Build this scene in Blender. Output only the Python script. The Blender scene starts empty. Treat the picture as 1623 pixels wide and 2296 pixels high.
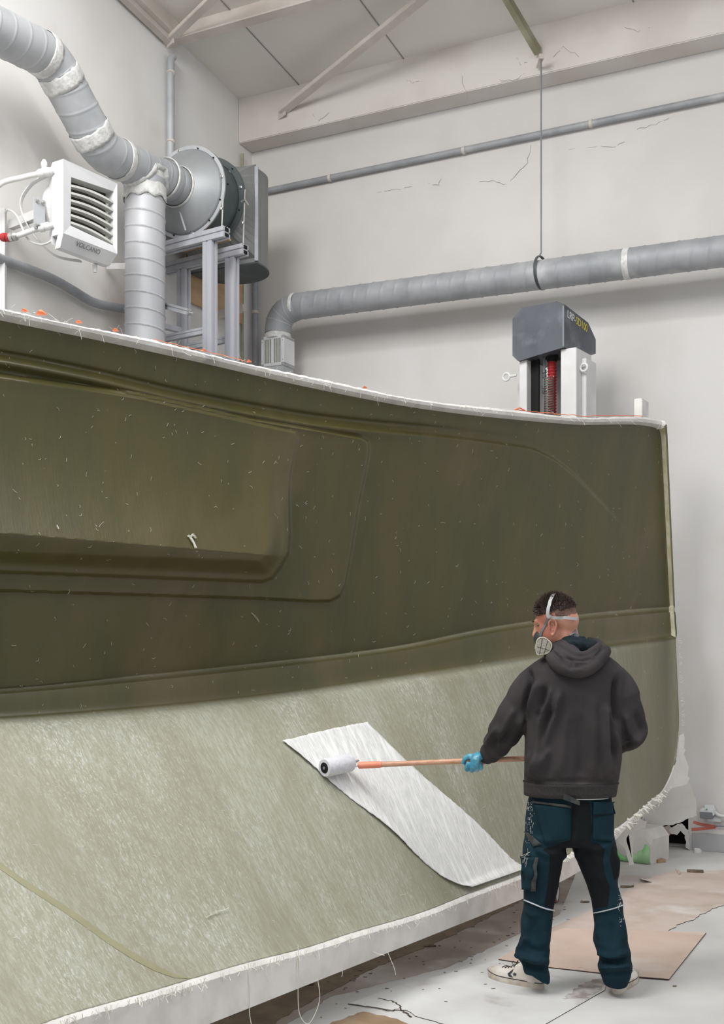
import bpy, bmesh, math, random
import numpy as np
from mathutils import Vector, Matrix, Quaternion
from mathutils.bvhtree import BVHTree

R = math.radians
random.seed(7)
rng = np.random.RandomState(7)
S = bpy.context.scene
COL = S.collection

# ------------------------------------------------------------------ camera
F = 2606.0; CX = 811.5; HY = 1450.0; EYE = 1.5
cam_d = bpy.data.cameras.new('camera'); cam = bpy.data.objects.new('camera', cam_d); COL.objects.link(cam)
cam.location = (0, 0, EYE); cam.rotation_euler = (R(90), 0, 0)
cam_d.sensor_fit = 'VERTICAL'; cam_d.sensor_height = 36.0
cam_d.lens = 36.0 * F / 2296.0
cam_d.shift_y = (HY - 1148.0) / 2296.0
cam_d.clip_start = 0.05; cam_d.clip_end = 200
S.camera = cam

# ------------------------------------------------------------------ world, lights, exposure
W = bpy.data.worlds.new('hall_daylight'); S.world = W; W.use_nodes = True
bg = W.node_tree.nodes['Background']; bg.inputs['Color'].default_value = (0.93, 0.96, 1.0, 1); bg.inputs['Strength'].default_value = 0.54

def area_light(name, loc, target, sx, sy, power, color=(1, 1, 1)):
    d = bpy.data.lights.new(name, 'AREA'); d.shape = 'RECTANGLE'; d.size = sx; d.size_y = sy
    d.energy = power; d.color = color
    o = bpy.data.objects.new(name, d); COL.objects.link(o); o.location = loc
    o.rotation_euler = (Vector(target) - Vector(loc)).to_track_quat('-Z', 'Y').to_euler()
    return o
area_light('skylight_near', (-2.3, 3.3, 6.5), (-0.6, 7.0, 1.5), 2.2, 2.6, 265, (1.0, 0.985, 0.96))
sk = area_light('skylight_strip', (1.25, 4.35, 6.75), (1.25, 4.35, 0), 6.5, 1.3, 325, (0.985, 0.99, 1.0))
sk.rotation_euler = (0, 0, math.atan2(0.4459, -0.8951))
area_light('hall_fill', (2.6, -0.5, 7.0), (1.2, 6.5, 1.5), 5.0, 4.0, 80, (0.97, 0.985, 1.0))  # fill light added high over the camera, no real skylight there

S.view_settings.view_transform = 'Standard'; S.view_settings.look = 'None'
S.view_settings.gamma = 1.0; S.view_settings.use_curve_mapping = False
S.view_settings.exposure = 0.0

# ------------------------------------------------------------------ geometry of the hall
E1 = Vector((-0.8951, 0.4459, 0)); E2 = Vector((0.4459, 0.8951, 0))     # along right wall / along left wall
UP = Vector((0, 0, 1))
CN = Vector((-0.971, 10.265, 0))                                       # room corner on the floor
NL = -E1; NR = -E2                                                     # inward normals

def at(px, py, Y):
    return Vector(((px - CX) * Y / F, Y, EYE - (py - HY) * Y / F))
def fl(px, py, z=0.0):
    return at(px, py, (EYE - z) * F / (py - HY))
def onp(px, py, n, base, off=0.0):
    k = (px - CX) / F
    return at(px, py, (base.dot(n) + off) / (k * n.x + n.y))
def lw(px, py, off=0.0): return onp(px, py, NL, CN, off)
def rw(px, py, off=0.0): return onp(px, py, NR, CN, off)
def onc(px, py, drop=0.0):
    k = (px - CX) / F; c = 6.24 - 0.105 * 0.22 - drop + 0.105 * CN.dot(E2)
    Y = (c - EYE) / (-(py - HY) / F + 0.105 * (k * E2.x + E2.y)); return at(px, py, Y)
def proj(p):
    return (CX + p[0] / p[1] * F, HY - (p[2] - EYE) / p[1] * F)

# ------------------------------------------------------------------ materials
def lin(c):
    def f(v):
        v = v / 255.0
        return v / 12.92 if v <= 0.04045 else ((v + 0.055) / 1.055) ** 2.4
    return (f(c[0]), f(c[1]), f(c[2]), 1)
def mat(name, c, rough=0.6, metal=0.0, c2=None, scale=6.0, detail=6.0, lo=0.35, hi=0.65, bump=0.0, bscale=60.0,
        stretch=None, coat=0.0, c3=None, s3=2.0, lo3=0.55, hi3=0.75, spec=None, sss=0.0, attr=None):
    m = bpy.data.materials.new(name); m.use_nodes = True
    nt = m.node_tree; N = nt.nodes; L = nt.links
    b = N['Principled BSDF']
    b.inputs['Roughness'].default_value = rough; b.inputs['Metallic'].default_value = metal
    if coat: b.inputs['Coat Weight'].default_value = coat; b.inputs['Coat Roughness'].default_value = 0.25
    if spec is not None: b.inputs['Specular IOR Level'].default_value = spec
    if sss:
        b.inputs['Subsurface Weight'].default_value = sss; b.inputs['Subsurface Scale'].default_value = 0.01
    tc = N.new('ShaderNodeTexCoord'); mp = N.new('ShaderNodeMapping')
    if attr:
        a = N.new('ShaderNodeAttribute'); a.attribute_name = attr; L.new(a.outputs['Vector'], mp.inputs['Vector'])
    else:
        L.new(tc.outputs['Object'], mp.inputs['Vector'])
    if stretch: mp.inputs['Scale'].default_value = stretch
    def noise(s, d=6.0):
        n = N.new('ShaderNodeTexNoise'); n.inputs['Scale'].default_value = s; n.inputs['Detail'].default_value = d
        L.new(mp.outputs['Vector'], n.inputs['Vector']); return n
    def ramp(n, a0, a1):
        r = N.new('ShaderNodeMapRange'); r.interpolation_type = 'SMOOTHSTEP'
        r.inputs['From Min'].default_value = a0; r.inputs['From Max'].default_value = a1
        L.new(n.outputs['Fac'], r.inputs['Value']); return r
    def mix(fac, a_, b_):
        x = N.new('ShaderNodeMix'); x.data_type = 'RGBA'; L.new(fac, x.inputs['Factor'])
        for idx, v in ((6, a_), (7, b_)):
            if isinstance(v, tuple): x.inputs[idx].default_value = v
            else: L.new(v, x.inputs[idx])
        return x.outputs[2]
    col = lin(c); c2 = c2 or tuple(v * 0.93 for v in c)
    out = mix(ramp(noise(scale, detail), lo, hi).outputs[0], col, lin(c2))
    if c3: out = mix(ramp(noise(s3, 4), lo3, hi3).outputs[0], out, lin(c3))
    L.new(out, b.inputs['Base Color'])
    if bump:
        bn = N.new('ShaderNodeBump'); bn.inputs['Strength'].default_value = bump; bn.inputs['Distance'].default_value = 0.01
        L.new(noise(bscale, 4).outputs['Fac'], bn.inputs['Height']); L.new(bn.outputs['Normal'], b.inputs['Normal'])
    m['out'] = 1
    return m

M = {}
M['wall'] = mat('painted_wall', (216, 214, 212), 0.85, c2=(208, 205, 202), scale=1.3, c3=(196, 190, 184), s3=0.55, lo3=0.58, hi3=0.82, bump=0.10, bscale=14)
M['wall_l'] = mat('painted_wall_stained', (236, 235, 234), 0.85, c2=(228, 225, 221), scale=0.9, c3=(192, 180, 168), s3=0.8, lo3=0.56, hi3=0.8, bump=0.10, bscale=14)
M['beam'] = mat('painted_concrete_beam', (219, 215, 210), 0.85, c2=(208, 202, 195), scale=1.8, bump=0.12, bscale=12)
M['ceil'] = mat('roof_panel', (230, 227, 221), 0.55, c2=(222, 219, 213), scale=0.8)
M['steel'] = mat('painted_roof_steel', (214, 207, 200), 0.6, c2=(200, 190, 182), scale=3)
M['greensteel'] = mat('dull_olive_steel', (170, 168, 145), 0.5, c2=(140, 138, 112), scale=5)
M['dark'] = mat('black_void', (20, 20, 20), 0.9)
M['seam'] = mat('dark_joint', (168, 164, 160), 0.9)
M['joint'] = mat('panel_joint_grey', (156, 153, 148), 0.9)
M['galv'] = mat('dusty_galvanised_steel', (186, 188, 191), 0.55, 0.12, c2=(170, 173, 177), scale=5, c3=(196, 198, 201), s3=2.2, bump=0.03, bscale=30)
M['galvd'] = mat('grey_galvanised_steel', (162, 164, 168), 0.55, 0.1, c2=(146, 149, 153), scale=5, c3=(194, 195, 196), s3=2.5)
M['ductw'] = mat('spiral_duct_grey', (192, 193, 196), 0.5, 0.12, c2=(182, 183, 187), scale=3, stretch=(1, 1, 0.3))
M['tape'] = mat('silver_white_tape', (222, 222, 220), 0.4, 0.0, c2=(200, 200, 198), scale=25, bump=0.5, bscale=45)
M['fand'] = mat('dark_fan_housing', (92, 99, 101), 0.45, 0.3, c2=(78, 86, 88), scale=6)
M['fanl'] = mat('grey_fan_cone', (160, 163, 165), 0.5, 0.3, c2=(148, 151, 154), scale=4)
M['box'] = mat('grey_transition_sheet', (142, 144, 144), 0.55, 0.2, c2=(130, 132, 132), scale=3)
M['alu'] = mat('aluminium_profile', (196, 197, 203), 0.45, 0.15, c2=(182, 184, 191), scale=2, stretch=(4, 4, 0.5))
M['bolt'] = mat('steel_bolt', (190, 190, 186), 0.35, 0.7)
M['ply'] = mat('plywood', (206, 176, 138), 0.7, c2=(194, 160, 122), scale=3, stretch=(1, 1, 5))
M['white'] = mat('white_plastic', (226, 227, 228), 0.45, c2=(214, 215, 217), scale=3)
M['whitem'] = mat('white_painted_steel', (224, 224, 224), 0.5, c2=(208, 207, 206), scale=2.5, bump=0.03)
M['louv'] = mat('white_louver', (220, 220, 214), 0.5)
M['olive'] = mat('dark_heat_exchanger', (62, 59, 46), 0.9, c2=(46, 44, 34), scale=40)
M['greytxt'] = mat('grey_lettering', (120, 120, 120), 0.6)
M['mach'] = mat('dark_blue_grey_enamel', (84, 88, 96), 0.5, c2=(72, 76, 84), scale=4, c3=(104, 108, 116), s3=6, lo3=0.5, hi3=0.7)
M['yellow'] = mat('yellow_lettering', (206, 192, 74), 0.6)
M['whitetxt'] = mat('white_lettering', (220, 220, 220), 0.6)
M['red'] = mat('red_bellows', (176, 44, 48), 0.5, c2=(150, 36, 40))
M['spring'] = mat('dusty_spring_steel', (150, 146, 138), 0.4, 0.5)
M['flange'] = mat('white_gelcoat_rim', (222, 219, 215), 0.6, c2=(206, 202, 198), scale=8, c3=(176, 174, 172), s3=3, lo3=0.6, hi3=0.75, bump=0.1)
M['fibre'] = mat('glass_fibre', (228, 226, 214), 0.5)
M['orange'] = mat('orange_tape', (236, 132, 84), 0.6, c2=(226, 116, 70))
M['foam'] = mat('white_foam', (226, 224, 220), 0.8, c2=(206, 203, 200), scale=6)
M['film'] = mat('cloudy_fibre_cloth', (226, 224, 220), 0.6, c2=(214, 212, 206), scale=4, bump=0.1, bscale=20)
M['greenfoam'] = mat('foam_block_with_green_paint', (214, 210, 206), 0.8, c2=(200, 196, 192), scale=5, bump=0.1)
M['greenp'] = mat('green_overspray', (120, 196, 118), 0.8, c2=(170, 208, 160), scale=9)
M['floor'] = mat('dusty_white_floor', (204, 203, 200), 0.75, c2=(190, 188, 185), scale=1.6, c3=(168, 158, 150), s3=1.1, lo3=0.56, hi3=0.74, bump=0.08, bscale=9)
M['floorb'] = mat('white_board', (210, 210, 208), 0.7, c2=(198, 197, 195), scale=2.5, c3=(172, 166, 164), s3=3.2, lo3=0.58, hi3=0.72, bump=0.03)
M['kraft'] = mat('pinkish_hardboard', (208, 186, 172), 0.75, c2=(196, 172, 156), scale=2.2, c3=(212, 198, 188), s3=2.0, lo3=0.5, hi3=0.7)
M['kraft2'] = mat('dusty_hardboard', (200, 184, 174), 0.8, c2=(184, 166, 154), scale=3, c3=(212, 206, 200), s3=2.4, lo3=0.5, hi3=0.7)
M['brownb'] = mat('brown_cardboard', (136, 112, 86), 0.85, c2=(154, 132, 108), scale=6)
M['stain_shadow'] = mat('floor_stain_and_shadow', (142, 132, 130), 0.8, c2=(196, 192, 190), scale=14, stretch=(1, 1, 1))
M['edge'] = mat('dark_sheet_edge', (74, 64, 58), 0.9)
M['wood'] = mat('offcut_wood', (186, 160, 128), 0.75, c2=(160, 134, 104), scale=20)
M['woodd'] = mat('dark_debris', (120, 106, 88), 0.9, c2=(92, 82, 68), scale=30)
M['skirt'] = mat('grey_skirting_paint', (172, 173, 173), 0.8, c2=(158, 159, 160), scale=4)
M['redspray'] = mat('red_spray_paint', (208, 126, 112), 0.8, c2=(204, 108, 96), scale=10)
M['rubber'] = mat('brown_castor_tyre', (150, 92, 74), 0.6)
M['grey'] = mat('mid_grey_plastic', (128, 132, 136), 0.5)
M['cable'] = mat('white_cable', (208, 208, 206), 0.5)

# ------------------------------------------------------------------ mesh helpers
def link(name, me, m, parent=None, smooth=True, recentre=True):
    o = bpy.data.objects.new(name, me); COL.objects.link(o)
    if m is not None:
        for x in (m if isinstance(m, (list, tuple)) else [m]): me.materials.append(x)
    if smooth:
        for p in me.polygons: p.use_smooth = True
        try: me.set_sharp_from_angle(angle=R(38))
        except Exception: pass
    if recentre and len(me.vertices):
        n = len(me.vertices); co = np.empty(n * 3); me.vertices.foreach_get('co', co); co = co.reshape(-1, 3)
        c = (co.min(0) + co.max(0)) / 2; c[2] = co[:, 2].min()
        me.vertices.foreach_set('co', (co - c).ravel()); me.update(); o.location = c
    if parent is not None:
        o.parent = parent; o.matrix_parent_inverse = Matrix.Translation(-Vector(parent.location)) if parent.parent is None else parent_world(parent).inverted()
    return o
def parent_world(o):
    m = Matrix.Translation(o.location)
    if o.parent is not None: m = parent_world(o.parent) @ o.matrix_parent_inverse @ m
    return m
def tag(o, label, cat, group=None):
    o['label'] = label; o['category'] = cat
    if group: o['group'] = group
    return o
def thing(name, label, cat, loc, group=None):
    o = bpy.data.objects.new(name, None); COL.objects.link(o); o.location = loc; o.empty_display_size = 0.1
    return tag(o, label, cat, group)
def struct(o): o['kind'] = 'structure'; return o

class B:
    def __init__(s): s.bm = bmesh.new()
    def box(s, c, hx, hy, hz, ax=None, bev=0.0):
        """centre c, half sizes, ax=(X,Y,Z) axes"""
        X, Y, Z = ax or (Vector((1, 0, 0)), Vector((0, 1, 0)), UP)
        c = Vector(c); vs = []
        for i in (-1, 1):
            for j in (-1, 1):
                for k in (-1, 1): vs.append(s.bm.verts.new(c + X * hx * i + Y * hy * j + Z * hz * k))
        f = [(0, 1, 3, 2), (4, 6, 7, 5), (0, 4, 5, 1), (2, 3, 7, 6), (0, 2, 6, 4), (1, 5, 7, 3)]
        fs = [s.bm.faces.new([vs[q] for q in x]) for x in f]
        if bev:
            es = list({e for ff in fs for e in ff.edges})
            bmesh.ops.bevel(s.bm, geom=es, offset=bev, segments=2, affect='EDGES')
        return s
    def bar(s, a, b, hw, hh, side=None, bev=0.0):
        a = Vector(a); b = Vector(b); d = (b - a); L = d.length; d.normalize()
        sd = (side or UP).copy(); X = d.cross(sd)
        if X.length < 1e-4: X = d.cross(Vector((1, 0, 0)))
        X.normalize(); Z = X.cross(d).normalized()
        return s.box((a + b) / 2, hw, L / 2, hh, (X, d, Z), bev)
    def tube(s, pts, r, seg=16, cap=True, rf=None, flat=1.0):
        pts = [Vector(p) for p in pts]; n = len(pts)
        rs = r if isinstance(r, (list, tuple)) else [r] * n
        tan = []
        for i in range(n):
            t = (pts[min(i + 1, n - 1)] - pts[max(i - 1, 0)]).normalized(); tan.append(t)
        ref = UP if abs(tan[0].z) < 0.9 else Vector((1, 0, 0))
        nrm = (ref - tan[0] * ref.dot(tan[0])).normalized(); rings = []; L = 0
        for i in range(n):
            if i:
                nrm = (nrm - tan[i] * nrm.dot(tan[i])).normalized(); L += (pts[i] - pts[i - 1]).length
            bn = tan[i].cross(nrm); ring = []
            for q in range(seg):
                a = 2 * math.pi * q / seg
                rr = rs[i] + (rf(L, a) if rf else 0)
                ring.append(s.bm.verts.new(pts[i] + nrm * (math.cos(a) * rr * flat) + bn * (math.sin(a) * rr)))
            rings.append(ring)
        for i in range(n - 1):
            for q in range(seg):
                w = (q + 1) % seg
                s.bm.faces.new((rings[i][q], rings[i][w], rings[i + 1][w], rings[i + 1][q]))
        if cap:
            s.bm.faces.new(list(reversed(rings[0]))); s.bm.faces.new(rings[-1])
        return s
    def lathe(s, c, axis, prof, seg=32, cap=True):
        """prof: list of (distance along axis, radius)"""
        c = Vector(c); A = Vector(axis).normalized()
        u = A.orthogonal().normalized(); v = A.cross(u); rings = []
        for (d, r) in prof:
            rings.append([s.bm.verts.new(c + A * d + (u * math.cos(2 * math.pi * q / seg) + v * math.sin(2 * math.pi * q / seg)) * r) for q in range(seg)])
        for i in range(len(prof) - 1):
            for q in range(seg):
                w = (q + 1) % seg; s.bm.faces.new((rings[i][q], rings[i][w], rings[i + 1][w], rings[i + 1][q]))
        if cap:
            s.bm.faces.new(list(reversed(rings[0]))); s.bm.faces.new(rings[-1])
        return s
    def prism(s, poly, d):
        """poly list of 3D points, extruded by vector d"""
        d = Vector(d); a = [s.bm.verts.new(Vector(p)) for p in poly]; b = [s.bm.verts.new(Vector(p) + d) for p in poly]
        n = len(poly); s.bm.faces.new(a); s.bm.faces.new(list(reversed(b)))
        for i in range(n): s.bm.faces.new((a[i], b[i], b[(i + 1) % n], a[(i + 1) % n]))
        return s
    def loft(s, rings, closed=True, cap=True):
        vr = [[s.bm.verts.new(Vector(p)) for p in r] for r in rings]; n = len(vr[0])
        for i in range(len(vr) - 1):
            for q in range(n if closed else n - 1):
                w = (q + 1) % n; s.bm.faces.new((vr[i][q], vr[i][w], vr[i + 1][w], vr[i + 1][q]))
        if cap and closed:
            s.bm.faces.new(list(reversed(vr[0]))); s.bm.faces.new(vr[-1])
        return s
    def mesh(s, name):
        bmesh.ops.recalc_face_normals(s.bm, faces=s.bm.faces)
        me = bpy.data.meshes.new(name); s.bm.to_mesh(me); s.bm.free(); return me
    def build(s, name, m, parent=None, smooth=True, solid=0.0):
        o = link(name, s.mesh(name), m, parent, smooth)
        if solid:
            q = o.modifiers.new('thickness', 'SOLIDIFY'); q.thickness = solid; q.offset = 0
        return o

def smoothpath(pts, n=8):
    pts = [Vector(p) for p in pts]; out = []
    for i in range(len(pts) - 1):
        p0 = pts[max(i - 1, 0)]; p1 = pts[i]; p2 = pts[i + 1]; p3 = pts[min(i + 2, len(pts) - 1)]
        for k in range(n):
            t = k / n
            out.append(0.5 * ((2 * p1) + (p2 - p0) * t + (2 * p0 - 5 * p1 + 4 * p2 - p3) * t * t + (3 * p1 - p0 - 3 * p2 + p3) * t ** 3))
    out.append(pts[-1]); return out
def resample(pts, step):
    pts = [Vector(p) for p in pts]; out = [pts[0].copy()]; acc = 0.0
    for i in range(len(pts) - 1):
        a, b = pts[i], pts[i + 1]; L = (b - a).length; d = step - acc
        while d <= L:
            out.append(a.lerp(b, d / L)); d += step
        acc = (acc + L) % step
    if (out[-1] - pts[-1]).length > step * 0.3: out.append(pts[-1].copy())
    return out
def text_mesh(name, body, origin, xdir, ydir, size, m, parent, depth=0.001, bold=0.0):
    c = bpy.data.curves.new(name, 'FONT'); c.body = body; c.size = size; c.extrude = depth; c.offset = bold
    t = bpy.data.objects.new(name, c); COL.objects.link(t)
    dg = bpy.context.evaluated_depsgraph_get(); me = bpy.data.meshes.new_from_object(t.evaluated_get(dg))
    bpy.data.objects.remove(t); X = Vector(xdir).normalized(); Y = Vector(ydir); Y = (Y - X * Y.dot(X)).normalized(); Z = X.cross(Y)
    mm = Matrix(((X.x, Y.x, Z.x, 0), (X.y, Y.y, Z.y, 0), (X.z, Y.z, Z.z, 0), (0, 0, 0, 1)))
    me.transform(Matrix.Translation(origin) @ mm)
    me.materials.clear()
    return link(name, me, m, parent, smooth=False)
def remesh(b, voxel, smooth=6, fac=0.5):
    me = b.mesh('tmp'); o = bpy.data.objects.new('tmp', me); COL.objects.link(o)
    q = o.modifiers.new('r', 'REMESH'); q.mode = 'VOXEL'; q.voxel_size = voxel
    if smooth:
        q = o.modifiers.new('s', 'SMOOTH'); q.iterations = smooth; q.factor = fac
    dg = bpy.context.evaluated_depsgraph_get(); dg.update()
    out = bpy.data.meshes.new_from_object(o.evaluated_get(dg)); bpy.data.objects.remove(o); return out
def bvh_of(me, off=None):
    vs = [v.co.copy() for v in me.vertices]
    return BVHTree.FromPolygons(vs, [tuple(p.vertices) for p in me.polygons])
CAM = Vector((0, 0, EYE))
def hit(bvh, px, py):
    d = (at(px, py, 1.0) - CAM).normalized(); r = bvh.ray_cast(CAM, d)
    if r[0] is None: return None, None
    n = r[1]
    if n.dot(d) > 0: n = -n
    return r[0], n
def patch(bvh, quad, off, thick, name, m, parent, nx=8, ny=8, wave=0.0):
    """bilinear quad in photo coordinates wrapped onto a surface: TL, TR, BR, BL"""
    b = B(); g = []; last = None
    for j in range(ny + 1):
        row = []
        for i in range(nx + 1):
            u, v = i / nx, j / ny
            x = (quad[0][0] * (1 - u) + quad[1][0] * u) * (1 - v) + (quad[3][0] * (1 - u) + quad[2][0] * u) * v
            y = (quad[0][1] * (1 - u) + quad[1][1] * u) * (1 - v) + (quad[3][1] * (1 - u) + quad[2][1] * u) * v
            p, n = hit(bvh, x, y)
            if p is None: p = at(x, y, last.y) if last is not None else at(x, y, 5.0); n = Vector((0, -1, 0))
            else: last = p
            row.append(b.bm.verts.new(p + n * (off + wave * math.sin(u * 9 + v * 5))))
        g.append(row)
    for j in range(ny):
        for i in range(nx): b.bm.faces.new((g[j][i], g[j][i + 1], g[j + 1][i + 1], g[j + 1][i]))
    return b.build(name, m, parent, solid=thick)

# ------------------------------------------------------------------ SETTING
def wpt(n, s, z, off=0):                     # point on right wall: s metres from corner towards the camera-right
    return CN - E1 * s + NR * off + UP * z
def lpt(s, z, off=0):                        # point on left wall: s metres from corner towards the camera
    return CN - E2 * s + NL * off + UP * z
SL = 0.105                                   # roof slope
EAVE = 6.24

b = B(); nx_, ny_ = 60, 60
b.box((0.5, 4.5, -0.1), 9.0, 8.0, 0.1)
struct(b.build('floor', M['floor'], smooth=False))
# right wall with a broken-out hole at the foot
sh0 = (rw(1452, 1900) - CN).dot(-E1); sh1 = (rw(1543, 1905) - CN).dot(-E1); hz = 0.26
b = B()
def wallbox(s0, s1, z0, z1): b.box(wpt(0, (s0 + s1) / 2, (z0 + z1) / 2, -0.12), (s1 - s0) / 2, 0.12, (z1 - z0) / 2, (-E1, NR, UP))
wallbox(-0.24, sh0, 0, hz); wallbox(sh1, 11, 0, hz); wallbox(-0.24, 11, hz, 7.0)
wallR = struct(b.build('wall_right', M['wall'], smooth=False))
b = B(); b.box(wpt(0, (sh0 + sh1) / 2, hz / 2, -0.55), (sh1 - sh0) / 2 + 0.05, 0.3, hz / 2 + 0.03, (-E1, NR, UP))
b.build('wall_cavity', M['dark'], wallR, smooth=False)
b = B(); b.box(lpt(5.5, 3.7, -0.12), 5.74, 0.12, 3.7, (-E2, NL, UP))
wallL = struct(b.build('wall_left', M['wall_l'], smooth=False))
# ring beam
b = B(); b.box(wpt(0, 5.5, 6.06, 0.11), 5.5, 0.11, 0.2, (-E1, NR, UP), 0.006)
ringb = b.build('trim_1', M['beam'], smooth=False); struct(ringb)
# ceiling, sloping up from the eave
def cpt(s, d, dz=0): return CN - E1 * s - E2 * d + UP * (EAVE + SL * (d - 0.22) + dz)
b = B(); b.loft([[cpt(-0.3, -0.1), cpt(11, -0.1), cpt(11, -0.1, 0.12), cpt(-0.3, -0.1, 0.12)],
                 [cpt(-0.3, 4.3), cpt(11, 4.3), cpt(11, 4.3, 0.12), cpt(-0.3, 4.3, 0.12)]])
ceil = struct(b.build('ceiling', M['ceil'], smooth=False))
for (px, py) in ((670, 205), (905, 160), (1420, 25)):
    p = onp(px, py, NR, CN, 0.22); s = (p - CN).dot(-E1)
    b = B(); b.bar(cpt(s, 0.2, -0.002), cpt(s, 4.2, -0.002), 0.004, 0.003); b.build('panel_joint', M['joint'], ceil, smooth=False)
# grey skirting along the right wall
s0 = (rw(1552, 1900) - CN).dot(-E1)
b = B(); b.box(wpt(0, (s0 + 10) / 2, 0.065, 0.004), (10 - s0) / 2, 0.006, 0.065, (-E1, NR, UP), 0.002)
struct(b.build('baseboard_right', M['skirt'], smooth=False))
# red spray marks on the wall
b = B()
for pts in (((1554, 1843), (1575, 1849), (1602, 1853)), ((1550, 1860), (1575, 1858), (1603, 1855)), ((1585, 1851), (1595, 1856), (1605, 1852))):
    P = [rw(x, y, 0.003) for x, y in pts]
    b.tube(smoothpath(P, 5), 0.011, 10, flat=1.0)
me = b.mesh('spray')
for v in me.vertices:
    d = (v.co - CN).dot(NR); v.co = v.co + NR * (0.002 + (d - 0.003) * 0.06 - d)
link('spray_paint_mark', me, M['redspray'], wallR)
# hairline cracks of the right wall
def wcrack(pts, off=0.0015, r=0.0013):
    P = [rw(x, y, off) for x, y in pts]; bb = B(); Q = []
    for i in range(len(P) - 1):
        for k in range(4):
            t = k / 4; Q.append(P[i].lerp(P[i + 1], t) + Vector((random.uniform(-.012, .012), 0, random.uniform(-.012, .012))) * (1 if k else 0))
    Q.append(P[-1]); bb.tube(Q, r, 5); bb.build('paint_crack', M['seam'], wallR)
wcrack([(1190, 325), (1183, 365), (1150, 400), (1128, 414), (1105, 404), (1074, 408)], r=0.0017)
wcrack([(845, 432), (895, 425), (922, 418)]); wcrack([(1275, 335), (1330, 330), (1375, 330), (1400, 318)])
wcrack([(1428, 290), (1470, 280), (1500, 265)]); wcrack([(960, 410), (985, 415), (990, 395)])
def bcrack(pts):
    P = [onp(x, y, NR, CN, 0.2215) for x, y in pts]; bb = B(); Q = []
    for i in range(len(P) - 1):
        for k in range(4):
            t = k / 4; Q.append(P[i].lerp(P[i + 1], t) + Vector((random.uniform(-.012, .012), 0, random.uniform(-.012, .012))) * (1 if k else 0))
    Q.append(P[-1]); bb.tube(Q, 0.0013, 5); bb.build('paint_crack', M['seam'], ringb)
bcrack([(700, 255), (715, 272), (738, 252)]); bcrack([(1120, 178), (1150, 182), (1175, 165)]); bcrack([(1240, 128), (1262, 103), (1298, 128)])
bcrack([(1400, 60), (1430, 72), (1457, 62)]); bcrack([(1036, 170), (1042, 200), (1048, 235)]); bcrack([(1157, 130), (1166, 146), (1182, 140)]); bcrack([(912, 180), (925, 186), (945, 183)])

# ---------------- roof steel
b = B()
pA = lw(372, 100, 0.0); sA = (pA - CN).dot(-E2)
def ibeam(bb, a, c, w, h, t=0.012):
    d = (c - a).normalized(); X = d.cross(UP).normalized(); Z = X.cross(d)
    for zz in (-h / 2 + t / 2, h / 2 - t / 2): bb.box((a + c) / 2 + Z * zz, w / 2, (c - a).length / 2, t / 2, (X, d, Z))
    bb.box((a + c) / 2, t / 2, (c - a).length / 2, h / 2 - t, (X, d, Z))
zA = 6.22
ibeam(b, CN - E2 * sA + UP * (zA + 0.09), CN - E2 * sA - E1 * 8 + UP * (zA + 0.09), 0.10, 0.18)
tag(b.build('roof_beam', M['steel'], smooth=False), 'long pale steel I-beam crossing the top left under the ceiling', 'beam')
b = B(); a0 = lpt(1.30, 6.30, 0.075); a1 = lpt(4.2, 6.30 + SL * 2.9, 0.075)
b.bar(a0, a1, 0.06, 0.055); b.bar(a0 + NL * -0.02 - UP * 0.075, a1 - UP * 0.075 + NL * -0.02, 0.03, 0.02)
tag(b.build('roof_rafter', M['steel'], smooth=False), 'pale steel rafter running along the top of the left wall', 'beam')
def brace(a, c, w, name, label, m, ext=1.6):
    bb = B(); d = c - a; bb.bar(a, a + d * ext, w, w * 0.45, bev=0.003)
    bb.box(a, 0.05, 0.006, 0.05, (d.normalized(), d.cross(UP).normalized(), UP))
    return tag(bb.build(name, m, smooth=False), label, 'brace')
brace(onc(382, 88, .12), onc(475, -2, .12), 0.035, 'diagonal_brace', 'short diagonal steel brace leaving the left wall corner in front of the I-beam', M['steel'], 2.4)
brace(onp(632, 250, NR, CN, 0.24), onc(945, -2, .10), 0.04, 'diagonal_brace', 'long diagonal steel brace rising from the concrete ring beam across the ceiling', M['steel'], 1.5)
gb0 = onp(1206, 116, NR, CN, 0.25); gb1 = onc(1137, -2, .08)
b = B(); b.bar(gb0, gb0 + (gb1 - gb0) * 5.0, 0.022, 0.03)
tag(b.build('roof_strut', M['greensteel'], smooth=False), 'olive stained steel strut whose lower end carries the hanging rod', 'strut')

# hanging rod + duct clamp
DO = 0.36
pD = onp(1213, 612, NR, CN, DO)
rodt = onp(1214, 128, NR, CN, DO); 
rod = thing('hanger_rod', 'thin vertical rod hanging from the olive strut and clamping the horizontal duct', 'rod', pD)
b = B(); top = Vector((pD.x, pD.y, rodt.z)); b.tube([top, Vector((pD.x, pD.y, pD.z + 0.15))], 0.006, 8)
b.tube([Vector((pD.x, pD.y, pD.z + 0.15)), pD + E1 * 0.02 + UP * 0.12], 0.006, 8); b.build('rod', M['grey'], rod)
b = B(); b.bar(Vector((gb0.x, gb0.y, top.z - 0.01)), top + UP * -0.01, 0.014, 0.01); b.box(top, 0.018, 0.018, 0.018); b.build('top_bracket', M['steel'], rod, smooth=False)
b = B()
for dd in (-0.005, 0.005):
    ring = [pD + E1 * (dd + 0.012 * math.cos(a)) + (NR * math.cos(a) + UP * math.sin(a)) * 0.121 for a in [2 * math.pi * i / 40 for i in range(41)]]
    b.tube(ring, 0.006, 6)
b.build('clamp_ring', M['fand'], rod)

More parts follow.
